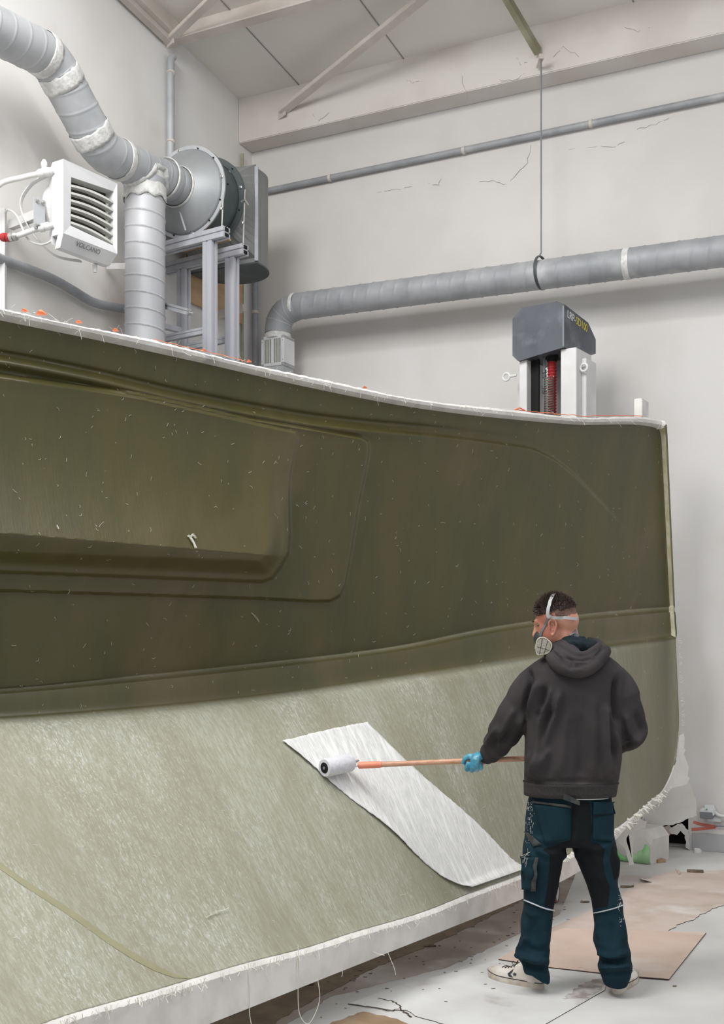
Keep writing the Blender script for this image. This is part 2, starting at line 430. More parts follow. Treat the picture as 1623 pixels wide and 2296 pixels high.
# conduit along the right wall
def wall_pipe(f, pts, r, name, label, m, off, clips=()):
    P = [f(x, y, off) for x, y in pts]; t = thing(name, label, 'pipe', P[0])
    bb = B(); bb.tube(resample(smoothpath(P, 6), 0.08), r, 14); bb.build('pipe_run', m, t)
    for (x, y) in clips:
        q = f(x, y, off); bb = B(); d = (P[1] - P[0]).normalized(); bb.lathe(q - d * 0.012, d, [(0, r * 1.18), (0.024, r * 1.18)], 16); bb.build('pipe_clip', M['steel'], t)
    return t
wall_pipe(rw, [(596, 429), (1700, 199), (2600, 12)], 0.026, 'wall_conduit', 'long grey conduit running under the ring beam on the right wall', M['galvd'], 0.035,
          [(740, 399), (1040, 337), (1325, 277)])
wall_pipe(lw, [(-60, 555), (0, 580), (110, 622), (170, 655), (215, 680), (290, 694)], 0.032, 'wall_pipe', 'dusty grey pipe sagging across the left wall below the fan heater', M['galvd'], 0.05, [])
wall_pipe(lw, [(388, 128), (383, 140), (383, 360)], 0.03, 'downpipe', 'vertical grey downpipe on the left wall above the fan', M['galv'], 0.05, [(383, 165), (383, 320)])
wall_pipe(rw, [(572, 560), (572, 830)], 0.025, 'corner_pipe', 'vertical grey pipe in the room corner beside the fan housing', M['galvd'], 0.05, [(572, 700)])
wall_pipe(lw, [(543, 345), (543, 830)], 0.014, 'thin_pipe', 'thin vertical pipe on the left wall behind the profile stand', M['greensteel'], 0.03, [(543, 690)])

# plywood board behind the stand
b = B(); b.prism([lw(414, 572, .02), lw(541, 600, .02), lw(541, 728, .02), lw(414, 674, .02)], NL * 0.018)
tag(b.build('plywood_board', M['ply'], smooth=False), 'tan plywood board on the left wall behind the aluminium stand', 'board')
b = B(); q = lw(488, 712, 0.05); b.bar(lw(482, 707, 0.05), lw(546, 690, 0.30), 0.02, 0.03)
tag(b.build('wall_bracket', M['steel'], smooth=False), 'pale bracket arm jutting out below the plywood board', 'bracket')
b = B(); b.bar(lw(240, 597, 0.02), lw(282, 597, 0.30), 0.004, 0.02)
tag(b.build('duct_bracket', M['whitem'], smooth=False), 'small white wall bracket touching the vertical duct below the heater', 'bracket')

# ---------------- horizontal spiral duct on the right wall
dz0 = onp(668, 687, NR, CN, DO); dz1 = onp(1700, 553, NR, CN, DO)
hd = thing('horizontal_duct', 'long grey spiral duct along the right wall, bending down at its left end', 'duct', dz0)
dz1 = dz0 + (dz1 - dz0) * 1.9
RD = 0.108
def spiral(pitch, amp=0.0045, wid=0.09):
    def f(L, a):
        fr = (L / pitch + a / (2 * math.pi)) % 1.0; d = min(fr, 1 - fr)
        return amp * math.exp(-(d / wid) ** 2)
    return f
b = B(); b.tube(resample([dz0, dz1], 0.008), RD, 40, rf=spiral(0.12, 0.0045, 0.07)); b.build('spiral_duct', M['galvd'], hd)
bend = smoothpath([dz0, onp(640, 700, NR, CN, DO), onp(626, 722, NR, CN, DO), onp(623, 748, NR, CN, DO)], 3)
b = B(); b.tube(bend, RD * 1.02, 32); b.build('duct_bend', M['galvd'], hd)
b = B()
for i in (2, 4, 6):
    t = (bend[i + 1] - bend[i - 1]).normalized(); b.lathe(bend[i] - t * 0.004, t, [(0, RD * 1.045), (0.008, RD * 1.045)], 32)
b.build('bend_seam', M['galv'], hd)
hdir = (dz1 - dz0).normalized()
for x, w, nm in ((662, .03, 'tape_band'), (1407, .045, 'tape_band')):
    p = onp(x, 687 - (x - 668) * .1298, NR, CN, DO); b = B(); b.lathe(p - hdir * w / 2, hdir, [(0, RD * 1.03), (w * .2, RD * 1.05), (w * .8, RD * 1.05), (w, RD * 1.03)], 32); b.build(nm, M['tape'], hd)
# supply grille hanging under the bend
gp = onp(623, 748, NR, CN, DO)
g = thing('supply_grille', 'white square air grille box hanging under the bend of the horizontal duct', 'grille', gp - UP * 0.32)
AXW = (-E1, NR, UP)
b = B(); b.lathe(gp, -UP, [(0, .105), (.02, .112), (.05, .108)], 28); b.build('tape_collar', M['tape'], g)
gc = gp - UP * 0.165
b = B()
for sx in (-1, 1):
    b.box(gc + (-E1) * (sx * .096), .014, .09, .125, AXW, .003)
for sz in (-1, 1): b.box(gc + UP * (sz * .112), .11, .09, .014, AXW, .003)
b.box(gc - NR * .085, .105, .006, .12, AXW)
b.build('grille_frame', M['white'], g, smooth=False)
for sx in (-.045, .045):
    for i in range(5):
        b = B(); b.box(gc + NR * .07 + (-E1) * (sx + (i - 2) * .0165), .0025, .02, .098, AXW); b.build('vane', M['louv'], g, smooth=False)
b = B(); b.box(gc + NR * .075, .011, .014, .1, AXW); b.build('centre_bar', M['white'], g, smooth=False)
b = B(); b.box(gc - NR * .02, .09, .05, .1, AXW); b.build('damper', M['olive'], g, smooth=False)
b = B(); b.box(gc - UP * .20, .10, .085, .075, AXW, .004); b.build('lower_box', M['galv'], g, smooth=False)
for sx in (-1, 1):
    for sz in (-1, 1):
        b = B(); b.lathe(gc + (-E1) * (sx * .099) + UP * (sz * .08) + NR * .089, NR, [(0, .004), (.003, .003)], 8); b.build('screw', M['grey'], g)

# ---------------- duct along the left wall with the tee and the vertical duct
PO = 0.385
md = thing('branch_duct', 'thick grey duct coming in at the top left and bending down to the fan', 'duct', lw(325, 375, PO))
A0 = Vector((-1.314, 8.70, 4.90))
def mp_(x, y): return lw(x, y, PO)
neck = A0 - E2 * 0.18
path = [mp_(-140, 5), mp_(-60, 38), mp_(0, 65), mp_(85, 112), mp_(118, 138), mp_(142, 182), mp_(180, 252), mp_(216, 322), mp_(240, 345), mp_(282, 364), neck]
def bendpts(p, rad=0.10, n=6):
    out = [p[0]]
    for i in range(1, len(p) - 1):
        a = p[i] + (p[i - 1] - p[i]).normalized() * min(rad, (p[i - 1] - p[i]).length * .45); c = p[i] + (p[i + 1] - p[i]).normalized() * min(rad, (p[i + 1] - p[i]).length * .45)
        for k in range(n + 1):
            t = k / n; out.append(a * (1 - t) ** 2 + p[i] * 2 * t * (1 - t) + c * t * t)
    out.append(p[-1]); return out
bp = bendpts([mp_(-140, 2), mp_(112, 128), mp_(226, 338), mp_(282, 364), neck], 0.11)
RM = 0.135
b = B(); b.tube(resample(bp, 0.006), RM, 44, rf=spiral(0.13, 0.0035, 0.05)); b.build('duct_run', M['galv'], md)
def band(path, x, y, w, par, r=RM, m='tape', off=PO, bump=0.004):
    q = lw(x, y, off); best = min(range(1, len(path) - 1), key=lambda i: (path[i] - q).length)
    t = (path[best + 1] - path[best - 1]).normalized(); bb = B(); seg = 40; prof = [-.5, -.35, 0, .3, .5]; rings = []
    u = t.orthogonal().normalized(); v = t.cross(u)
    for k, pr in enumerate(prof):
        rings.append([path[best] + t * (w * (pr + random.uniform(-.06, .06))) + (u * math.cos(2 * math.pi * i / seg) + v * math.sin(2 * math.pi * i / seg)) * (r + 0.003 + bump * .5 * random.random() + (0.002 if 0 < k < 4 else 0)) for i in range(seg)])
    bb.loft(rings, cap=False); return bb.build('tape_band', M[m], par, solid=0.002)
dp = resample(bp, 0.012)
band(dp, 95, 120, .075, md); band(dp, 140, 175, .10, md); band(dp, 205, 305, .10, md, bump=.006); band(dp, 268, 358, .055, md)
# vertical duct
vx = mp_(325, 380)
vd = thing('vertical_duct', 'light grey vertical spiral duct dropping behind the mould from the taped tee', 'duct', Vector((vx.x, vx.y, 0)))
b = B(); b.tube(resample([Vector((vx.x, vx.y, 4.76)), Vector((vx.x, vx.y, 0.0))], 0.004), 0.142, 48, rf=spiral(0.115, 0.0065, 0.04)); b.build('spiral_duct', M['ductw'], vd)
vtop = [Vector((vx.x, vx.y, z)) for z in (4.84, 4.78, 4.72, 4.66)]
bb = B(); seg = 40
bb.loft([[Vector((vx.x + math.cos(2 * math.pi * i / seg) * (.149 + .004 * random.random()), vx.y + math.sin(2 * math.pi * i / seg) * (.149 + .004 * random.random()), z + .012 * math.sin(i * 1.3 + z * 9) * (1 if z < 4.7 else .6))) for i in range(seg)] for z in (4.76, 4.73, 4.69, 4.665)], cap=False)
bb.build('tape_band', M['tape'], vd, solid=.002)
# saddle of crumpled tape at the tee
b = B(); ringp = []
axis = (neck - mp_(282, 364)).normalized(); side = axis.cross(UP).normalized()
tc0 = Vector((vx.x, vx.y, 0)); base = mp_(282, 364); tt = (Vector((vx.x, vx.y, 0)) - Vector((base.x, base.y, 0))).dot(axis) / max(1e-6, Vector((axis.x, axis.y, 0)).length_squared); cc = base + axis * tt
for i in range(60):
    a = 2 * math.pi * i / 60; dx = math.cos(a) * .158; sy = math.sin(a) * .142
    zz = -math.sqrt(max(0.0, RM ** 2 - min(sy * sy, RM ** 2))) if abs(sy) < RM else 0
    ringp.append(cc + axis * dx + side * sy + UP * (zz + .006 * random.random() - .004))
b.tube(ringp + [ringp[0]], [random.uniform(.014, .026) for _ in ringp] + [.02], 7, cap=False, flat=.6)
b.tube([Vector((vx.x, vx.y, 4.74)), cc - UP * .02], .140, 40)
b.build('taped_tee', M['tape'], md)
b = B(); b.tube([Vector((vx.x, vx.y, 4.76)), Vector((vx.x, vx.y, 4.9))], .1415, 40); b.build('tee_branch', M['galv'], md)

# ---------------- fan
fan = thing('extraction_fan', 'large round grey duct fan with dark housing on the aluminium stand in the corner', 'fan', A0 - UP * .34)
b = B(); b.lathe(A0, E2, [(-.20, .137), (-.12, .139), (-.115, .150), (-.02, .305), (0.0, .32)], 64, cap=False); b.build('inlet_cone', M['fanl'], fan, solid=.004)
for dd, w in ((-.135, .05), (-.30, .03)):
    b = B(); b.lathe(A0 + E2 * dd, E2, [(0, .148), (w * .3, .153), (w * .8, .150), (w, .142)], 40, cap=False); b.build('tape_band', M['tape'], fan, solid=.003)
b = B(); b.lathe(A0 + E2 * -.004, E2, [(0, .30), (0, .345), (.012, .345), (.012, .30)], 64, cap=False); b.build('front_flange', M['galv'], fan)
b = B(); b.lathe(A0 + E2 * .008, E2, [(0, .346), (.014, .346)], 64); b.build('flange_gasket', M['fand'], fan)
b = B(); b.lathe(A0 + E2 * .02, E2, [(0, .318), (.03, .305), (.22, .305)], 64); b.build('fan_casing', M['fand'], fan)
D2 = A0 + E2 * .25 + UP * .01
b = B(); b.lathe(D2, E2, [(0, .30), (0, .345), (.03, .345), (.03, .30)], 64, cap=False); b.build('rear_flange', M['fand'], fan)
u_ = -E1
for i in range(12):
    a = 2 * math.pi * (i + .35) / 12
    for cen, rr in ((A0 - E2 * .008, .325), (D2 - E2 * .004, .327)):
        if cen is not A0 and (i % 2) and cen == D2: continue
        b = B(); p = cen + (u_ * math.cos(a) + UP * math.sin(a)) * rr; r_ = .012 if i % 3 == 0 else .005
        b.lathe(p, -E2, [(-.004, r_), (.004, r_), (.006, r_ * .6), (.014, r_ * .5)], 10); b.build('flange_bolt', M['bolt'] if i % 3 == 0 else M['dark'], fan)
# transition and curved outlet housing
D3 = D2 + E2 * .03; seg = 48
def rectring(c, hw, hh, n=48):
    out = []
    for i in range(n):
        a = 2 * math.pi * i / n; x, y = math.cos(a), math.sin(a); k = 1 / max(abs(x), abs(y)); out.append(c + u_ * (x * k * hw) + UP * (y * k * hh))
    return out
b = B(); circ = [D3 + (u_ * math.cos(2 * math.pi * i / seg) + UP * math.sin(2 * math.pi * i / seg)) * .305 for i in range(seg)]
tc1 = D3 + E2 * .22 + UP * -.03
b.loft([circ, rectring(tc1, .30, .36)], cap=False); b.build('transition', M['box'], fan, smooth=False, solid=.004)
# D-shaped drum: straight sides then a half round end towards the right wall
plan = []
cd = tc1
for q in (-1,): plan += [cd + E1 * .30, cd - E1 * .30]
cr = cd + E2 * .10
for i in range(17):
    a = math.pi * i / 16; plan.append(cr - E1 * (math.cos(a) * .30) + E2 * (math.sin(a) * .30))
b = B(); b.prism([p - UP * .40 for p in plan], UP * .74); b.build('outlet_drum', M['box'], fan)
b = B(); ring = [p - UP * .405 for p in plan]; ring = [cd.xy.to_3d() + UP * p.z + (p - cd.xy.to_3d() - UP * p.z) * 1.03 for p in ring]
b.prism(ring, UP * .012); b.build('drum_rim', M['fand'], fan)
b = B(); b.bar(cd - E1 * .305 + UP * .34, cd - E1 * .305 - UP * .39, .014, .014); b.build('drum_seam', M['galvd'], fan, smooth=False)
# ties
for x0, y0, x1, y1, Y in ((500, 440, 497, 508, 8.45), (549, 425, 545, 540, 8.72)):
    b = B(); b.tube([at(x0, y0, Y), at(x1, y1 + 6, Y)], .006, 8); b.build('tie_rod', M['bolt'], fan)
    b = B(); b.lathe(at(x1, y1 - 40, Y), UP, [(-.008, .012), (.008, .012)], 6); b.build('nut', M['bolt'], fan)
b = B(); b.tube([at(541, 452, 8.72), at(549, 448, 8.7), at(557, 460, 8.72)], .008, 8); b.build('tie_hook', M['bolt'], fan)
b = B(); b.prism([at(507, 409, 8.60), at(514, 413, 8.60), at(507, 416, 8.60)], Vector((0, .002, 0))); b.build('arrow_mark', M['dark'], fan, smooth=False)
b = B(); b.bar(at(400, 466, 8.63), at(416, 517, 8.52), .006, .004); b.build('cone_rib', M['galv'], fan, smooth=False)

# ---------------- aluminium profile stand
RS = Vector((-.828, .56, 0)); TS = Vector((.56, .828, 0))
st = thing('profile_stand', 'tall aluminium profile stand carrying the fan behind the mould', 'stand', at(460, 800, 8.6) * 1)
st.location.z = 0
r1e = at(508, 521, 8.42); r2e = at(550, 560, 8.68)
def profile(bb, a, c, hw, hh, side=None, groove=True):
    """extrusion with a slot along each visible side"""
    a = Vector(a); c = Vector(c); d = (c - a); L = d.length; d.normalize(); X = d.cross(side or UP)
    if X.length < 1e-3: X = Vector((1, 0, 0))
    X.normalize(); Z = X.cross(d).normalized(); m_ = (a + c) / 2; g_ = .006
    for sx in (-1, 1):
        for sz in (-1, 1):
            bb.box(m_ + X * (sx * (hw / 2 + g_ / 2)) + Z * (sz * (hh / 2 + g_ / 2)), hw / 2 - g_ / 2, L / 2, hh / 2 - g_ / 2, (X, d, Z), .002)
    bb.box(m_, hw * .8, L / 2 - .003, hh * .8, (X, d, Z))
for e in (r1e, r2e):
    b = B(); profile(b, e, e + RS * .95, .04, .04); b.build('top_rail', M['alu'], st, smooth=False)
    b = B()
    for sz in (-1, 1): b.box(e - RS * .001 + UP * (.02 * sz), .02, .002, .013, (TS, RS, UP))
    b.build('rail_end', M['dark'], st, smooth=False)
posts = [(r1e + RS * .16, 'near'), (r2e + RS * .13, 'near'), (r1e + RS * .72, 'far'), (r2e + RS * .62, 'far')]
for p, k in posts:
    b = B(); profile(b, Vector((p.x, p.y, p.z - .04)), Vector((p.x, p.y, 0)), .043, .036, TS); b.build('post', M['alu'], st, smooth=False)
for zc in (3.82, ):
    for i, j in ((0, 2), (1, 3)):
        a = posts[i][0].copy(); c = posts[j][0].copy(); a.z = c.z = zc; b = B(); profile(b, a + RS * .04, c - RS * .03, .018, .025); b.build('cross_rail', M['alu'], st, smooth=False)
for zc in (3.95, 3.78):
    a = posts[2][0].copy(); c = posts[3][0].copy(); a.z = c.z = zc; b = B(); b.bar(a, c, .02, .02); b.build('cross_rail', M['alu'], st, smooth=False)
b = B(); a = r1e + RS * .15 + UP * .048; b.prism([a + TS * .05 + RS * .03, a + TS * .26 + RS * .03, a + TS * .26 + RS * .5, a + RS * .5 + TS * .05], UP * .012); b.build('base_board', M['ply'], st, smooth=False)
a = at(372, 686, 8.35); c = at(424, 700, 8.1)
b = B(); profile(b, a, c, .022, .022); b.tube([c, c + (c - a).normalized() * .06], .004, 6)
tag(b.build('cable_tray', M['galvd'], smooth=False), 'short grey channel sticking out between the duct and the stand', 'bracket')

# ---------------- fan heater on the left wall
HX = Vector((.55, .835, 0)).normalized(); HN = Vector((.835, -.55, 0)).normalized()   # along the face / out of the face
h0 = at(142, 356, 7.2)                                                                # top left front corner
ht = thing('fan_heater', 'white square fan heater with curved louvers on the left wall beside the vertical duct', 'heater', h0 - UP * .55)
HW, HH = .46, .46
def hp(x, z, d=0): return h0 + HX * x - UP * z + HN * d
b = B()
AXH = (HX, HN, UP)
# front frame: four bars round the opening, tapering inwards
b.loft([[hp(0, 0, 0), hp(HW, 0, 0), hp(HW, HH, 0), hp(0, HH, 0)], [hp(.0, .0, -.10), hp(HW, .0, -.10), hp(HW, HH, -.10), hp(.0, HH, -.10)]], cap=False)
o0 = [hp(0, 0, 0), hp(HW, 0, 0), hp(HW, HH, 0), hp(0, HH, 0)]
o1 = [hp(.075, .085, -.012), hp(HW - .02, .055, -.012), hp(HW - .025, HH - .05, -.012), hp(.07, HH - .07, -.012)]
o2 = [p - HN * .11 for p in o1]
b.loft([o0, o1, o2], cap=False)
b.prism([hp(0, HH, 0), hp(HW, HH, 0), hp(HW - .02, HH + .075, -.05), hp(0.02, HH + .075, -.05)], -HN * .05)
b.loft([[hp(0, 0, -.10), hp(HW, 0, -.10), hp(HW, HH + .05, -.10), hp(0, HH + .05, -.10)], [hp(.03, .03, -.16), hp(HW - .03, .03, -.16), hp(HW - .03, HH + .0, -.16), hp(.03, HH + .0, -.16)]])
b.build('heater_case', M['white'], ht, smooth=False)
b = B(); b.prism([hp(.05, .06, -.085), hp(HW - .01, .04, -.085), hp(HW - .01, HH - .03, -.085), hp(.05, HH - .05, -.085)], -HN * .01); b.build('heat_exchanger', M['olive'], ht, smooth=False)
for i in range(6):
    f = (i + 1) / 6.6; b = B(); rings = []
    for k in range(13):
        u = k / 12; x = .075 + (HW - .1) * u; zt = .085 + (.055 - .085) * u; zb = HH - .07 + .02 * u
        z = zt + (zb - zt) * f - .014 * math.sin(math.pi * u) + .010 * u
        rings.append([hp(x, z, -.012), hp(x, z + .014, -.012), hp(x, z + .016, -.05), hp(x, z + .008, -.05)])
    b.loft(rings); b.build('louver', M['louv'], ht)
c0 = hp(HW / 2, HH / 2, -.16)
b = B(); b.lathe(c0, -HN, [(0, .225), (.05, .215), (.09, .16), (.12, .15)], 40); b.build('fan_shroud', M['whitem'], ht)
br = [hp(.05, .04, -.18), hp(-.02, .11, -.27), hp(-.05, HH * .5, -.33), hp(.0, HH * .85, -.29), hp(.12, HH + .06, -.22), hp(.30, HH + .06, -.17)]
b = B(); b.tube(smoothpath(br, 6), .026, 10, flat=.25); b.build('curved_bracket', M['whitem'], ht)
pc = at(88, 480, 7.25)
b = B(); b.box(pc, .045, .004, .10, AXH, .003); b.build('mounting_plate', M['galv'], ht, smooth=False)
for sx in (-1, 1):
    for sz in (-1, 1):
        b = B(); b.lathe(pc + HX * (sx * .022) + UP * (sz * .075) + HN * .004, HN, [(0, .013), (.008, .013), (.009, .007), (.025, .007)], 8); b.build('bolt', M['bolt'], ht)
b = B(); b.bar(pc - HN * .01, lw(25, 505, .06), .02, .028); b.build('support_arm', M['whitem'], ht, smooth=False)
b = B(); b.lathe(hp(HW * .78, HH + .11, -.10), UP, [(-.02, .012), (.03, .016)], 12); b.build('drain_stub', M['whitem'], ht)
text_mesh('lettering', 'VOLCANO', hp(.115, HH + .040, -.0215) + HN * .003, HX, UP * .075 + HN * .05, .042, M['greytxt'], ht, .0006)
b = B(); b.tube(smoothpath([at(12, 475, 7.45), at(20, 471, 7.4), at(38, 485, 7.35), at(62, 535, 7.3), at(90, 548, 7.3), at(112, 542, 7.28), at(124, 525, 7.3)], 8), .007, 8); b.build('power_cable', M['cable'], ht)
b = B(); b.box(hp(HW + .05, HH * .62, -.14), .016, .03, .05, AXH, .004); b.lathe(hp(HW + .05, HH * .62, -.11), HN, [(0, .008), (.02, .006)], 8); b.build('side_valve', M['galvd'], ht)
def hpipe(pts, Y0, Y1, name, label, joints):
    n = len(pts); P = [at(x, y, Y0 + (Y1 - Y0) * i / (n - 1)) for i, (x, y) in enumerate(pts)]
    t = thing(name, label, 'pipe', P[0]); sp = smoothpath(P, 8); b = B(); b.tube(sp, .017, 14); b.build('pipe_run', M['whitem'], t)
    for (i, w, r, m_) in joints:
        q = sp[i]; d = (sp[min(i + 1, len(sp) - 1)] - sp[i - 1]).normalized(); b = B(); b.lathe(q - d * w / 2, d, [(0, r * .85), (w * .15, r), (w * .45, r), (w * .5, r * .8), (w * .6, r), (w * .85, r), (w, r * .85)], 12); b.build('pipe_joint', M[m_], t)
    return t
hpipe([(-30, 450), (2, 412), (50, 398), (90, 389), (122, 383)], 7.3, 7.24, 'water_pipe', 'white water pipe entering the fan heater at its top left', [(26, .085, .027, 'whitem'), (29, .03, .024, 'whitem')])
b = B(); b.tube([at(99, 384, 7.26), at(99, 370, 7.26)], .018, 10); b.lathe(at(99, 369, 7.26), UP, [(-.01, .02), (.012, .02), (.03, .01)], 10)
tag(b.build('vent_cap', M['whitem']), 'small white bleed valve standing on the upper heater pipe', 'valve')
hpipe([(-30, 520), (10, 532), (40, 528), (75, 516), (120, 504)], 7.3, 7.24, 'water_pipe', 'white water pipe entering the fan heater at its bottom left', [(9, .07, .027, 'red'), (13, .06, .028, 'bolt'), (28, .07, .026, 'whitem')])
b = B(); b.bar(lw(6, 470, .045), Vector((lw(6, 470, .045).x, lw(6, 470, .045).y, 1.0)), .022, .02); 
rail = b.build('wall_rail', M['whitem'], smooth=False); tag(rail, 'white vertical steel rail on the left wall at the photo edge below the heater', 'rail')

# ---------------- press machine behind the mould
MX = Vector((.832, -.554, 0)); MY = Vector((.554, .832, 0))
m0 = at(1265, 682, 8.0)                                 # top of the front right vertical edge
mc = thing('press_machine', 'dark grey headed press machine on white columns standing behind the mould', 'machine', Vector((m0.x, m0.y, 0)))
def mp2(x, y, z): return m0 + MX * x + MY * y + UP * z
b = B(); FW = .395
front = [(0, 0), (-.055, .028), (-.32, .028), (-FW, -.04), (-FW, -.30), (-.35, -.345), (0, -.295)]
side = [(0, 0), (.60, -.075), (.66, -.12), (.66, -.20), (.42, -.34), (.22, -.33), (0, -.295)]
# head: front profile extruded back, tapering in side view
ringF = [mp2(x, 0, z) for x, z in front]
ringB = [mp2(x, .42, z * .82 - .03) for x, z in front]
ringC = [mp2(x * .98, .56, -.12 + z * .35) for x, z in front]
b.loft([ringF, ringB, ringC]); b.build('machine_head', M['mach'], mc, smooth=False)
b = B(); b.prism([mp2(x, -.003, z) for x, z in [(-.002, -.01), (-.001, -.29), (-.012, -.29), (-.012, -.01)]], MY * .003); b.build('edge_trim', M['grey'], mc, smooth=False)
AXM = (MX, MY, UP)
zt = m0.z
def mbox(x0, x1, y0, y1, z0, z1, name, m_, bev=.003):
    b = B(); b.box(m0 + MX * ((x0 + x1) / 2) + MY * ((y0 + y1) / 2) + UP * ((z0 + z1) / 2), (x1 - x0) / 2, (y1 - y0) / 2, (z1 - z0) / 2, AXM, bev); return b.build(name, M[m_], mc, smooth=False)
mbox(-.355, -.298, .03, .34, -zt, -.325, 'column', 'whitem')
mbox(-.04, .075, .03, .30, -zt, -.30, 'column', 'whitem')
mbox(-.415, -.355, .12, .30, -zt, -.37, 'side_plate', 'whitem')
mbox(.075, .11, .12, .30, -zt, -.36, 'side_plate', 'whitem')
mbox(-.298, -.24, .10, .12, -zt, -.30, 'guide_slot', 'dark', 0)
mbox(-.24, -.04, .30, .32, -zt, -.30, 'back_panel', 'whitem')
sc = m0 + MX * -.155 + MY * .14
b = B(); pts = [sc + UP * z for z in np.linspace(-.32, -1.3, 160)]; b.tube(pts, .03, 20, rf=lambda L, a: .004 * math.sin(L * 2 * math.pi / .022)); b.build('red_bellows', M['red'], mc)
sc2 = m0 + MX * -.160 + MY * .10; b = B(); hel = []
for i in range(1400):
    a = i * .32; z = -.46 - i * .0006; hel.append(sc2 + MX * (.033 * math.cos(a)) + MY * (.033 * math.sin(a)) + UP * z)
b.tube(hel, .0035, 5); b.build('spring', M['spring'], mc)
b = B(); b.lathe(sc - UP * .30, -UP, [(0, .045), (.03, .045), (.035, .034), (.05, .034)], 24); b.build('collar', M['dark'], mc)
b = B(); b.tube([m0 + MX * -.205 + MY * .12 + UP * z for z in (-.3, -1.3)], .008, 10); b.build('thin_rod', M['grey'], mc)
for z in (-.43, -.54):
    b = B(); b.lathe(m0 + MX * -.205 + MY * .12 + UP * z, UP, [(-.028, .015), (-.006, .017), (-.004, .011), (.004, .011), (.006, .017), (.028, .015)], 10); b.build('rod_coupling', M['fand'], mc)
def eye(px, py, Y, face):
    c = at(px, py, Y); ring = [c + (MX * math.cos(a) + UP * math.sin(a)) * .026 for a in [2 * math.pi * i / 24 for i in range(25)]]
    b = B(); b.tube(ring, .008, 8); b.tube([c - MX * .026 * face, c - MX * .08 * face], .009, 8); b.build('eye_bolt', M['whitem'], mc)
eye(1309, 824, 8.02, 1); eye(1135, 845, 8.25, -1)
b = B(); b.box(mp2(.082, .13, -.47), .004, .006, .035, AXM); b.build('yellow_mark', M['yellow'], mc, smooth=False)
# lettering on the sloped side of the head
sd = (ringB[0] - ringF[0]).normalized(); up_ = (ringF[0] - ringF[6]).normalized()
nside = sd.cross(up_).normalized(); nside = nside if nside.dot(MX) > 0 else -nside
torg = ringF[0] + sd * .045 - up_ * .075 + nside * .002
text_mesh('lettering', 'LRP-', torg, sd, up_, .075, M['whitetxt'], mc, .0006, .0008)
text_mesh('lettering', 'SD100', torg + sd * .150, sd, up_, .075, M['yellow'], mc, .0006, .0008)

# ------------------------------------------------------------------ THE MOULD
def curve(pts):
    xs = np.array([p[0] for p in pts], float); ys = np.array([p[1] for p in pts], float)
    def f(x):
        x = np.asarray(x, float); i = np.clip(np.searchsorted(xs, x) - 1, 0, len(xs) - 2)
        h = xs[i + 1] - xs[i]; t = (x - xs[i]) / h
        m = np.gradient(ys, xs); t = np.where((t < 0) | (t > 1), t, t)
        y0, y1, m0_, m1_ = ys[i], ys[i + 1], m[i] * h, m[i + 1] * h; tt = np.clip(t, 0, 1)
        v = (2 * tt ** 3 - 3 * tt ** 2 + 1) * y0 + (tt ** 3 - 2 * tt ** 2 + tt) * m0_ + (-2 * tt ** 3 + 3 * tt ** 2) * y1 + (tt ** 3 - tt ** 2) * m1_
        v = np.where(t < 0, ys[0] + (x - xs[0]) * m[0], v); return np.where(t > 1, ys[-1] + (x - xs[-1]) * m[-1], v)
    return f
yA = curve([(-150, 668), (0, 702), (200, 744), (460, 802), (700, 858), (940, 905), (1170, 933), (1300, 944), (1460, 948), (1500, 956)])
yB = curve([(-150, 1560), (0, 1550), (300, 1522), (600, 1490), (730, 1476), (900, 1453), (1100, 1412), (1290, 1385), (1400, 1374), (1515, 1365)])
yC = curve([(-150, 1617), (0, 1610), (300, 1588), (600, 1557), (900, 1514), (1100, 1483), (1200, 1466), (1340, 1446), (1515, 1424)])
yD = curve([(-150, 2400), (0, 2335), (86, 2298), (354, 2217), (556, 2157), (700, 2120), (776, 2095), (959, 2040), (1066, 1997), (1167, 1960), (1300, 1903), (1388, 1852), (1456, 1796), (1491, 1761), (1508, 1722), (1520, 1680)])
def Yw(px, s):
    k = (px - CX) / F; return (4.516 + s) / (.7325 - .6808 * k)
def Yl(px, s=0.0):
    k = (px - CX) / F; return (2.725 + s) / (.564 - .826 * k)
def xyz(px, py, Y): return np.stack([(px - CX) * Y / F, Y, EYE - (py - HY) * Y / F], -1)
def sdpoly(x, y, P):
    P = np.array(P, float); d = np.full(x.shape, 1e18); ins = np.zeros(x.shape, bool); n = len(P)
    for i in range(n):
        a = P[i]; c = P[(i + 1) % n]; ex, ey = c - a; wx = x - a[0]; wy = y - a[1]
        t = np.clip((wx * ex + wy * ey) / (ex * ex + ey * ey), 0, 1); d = np.minimum(d, (wx - ex * t) ** 2 + (wy - ey * t) ** 2)
        cnd = ((a[1] <= y) != (c[1] <= y)); xi = a[0] + (y - a[1]) * (c[0] - a[0]) / np.where(cnd, (c[1] - a[1]), 1); ins ^= cnd & (x < xi)
    d = np.sqrt(d); return np.where(ins, d, -d)
def ss(v, a, c):
    t = np.clip((v - a) / (c - a), 0, 1); return t * t * (3 - 2 * t)
def smoothpoly(P, n=6):
    P = [Vector((p[0], p[1], 0)) for p in P]; return [(v.x, v.y) for v in smoothpath(P, n)]
P1 = [(-500, 1308), (0, 1325), (300, 1334), (590, 1343), (700, 1349), (740, 1348), (762, 1337), (775, 1310), (790, 1225), (805, 1130), (822, 1050), (829, 1005), (826, 990), (812, 981), (760, 972), (560, 938), (300, 880), (0, 838), (-500, 790)]
P2 = [(-500, 1262), (0, 1284), (300, 1295), (590, 1306), (612, 1298), (634, 1268), (648, 1240), (652, 1200), (650, 1130), (651, 1070), (660, 1020), (668, 985), (664, 968), (560, 946), (300, 888), (0, 842), (-500, 795)]
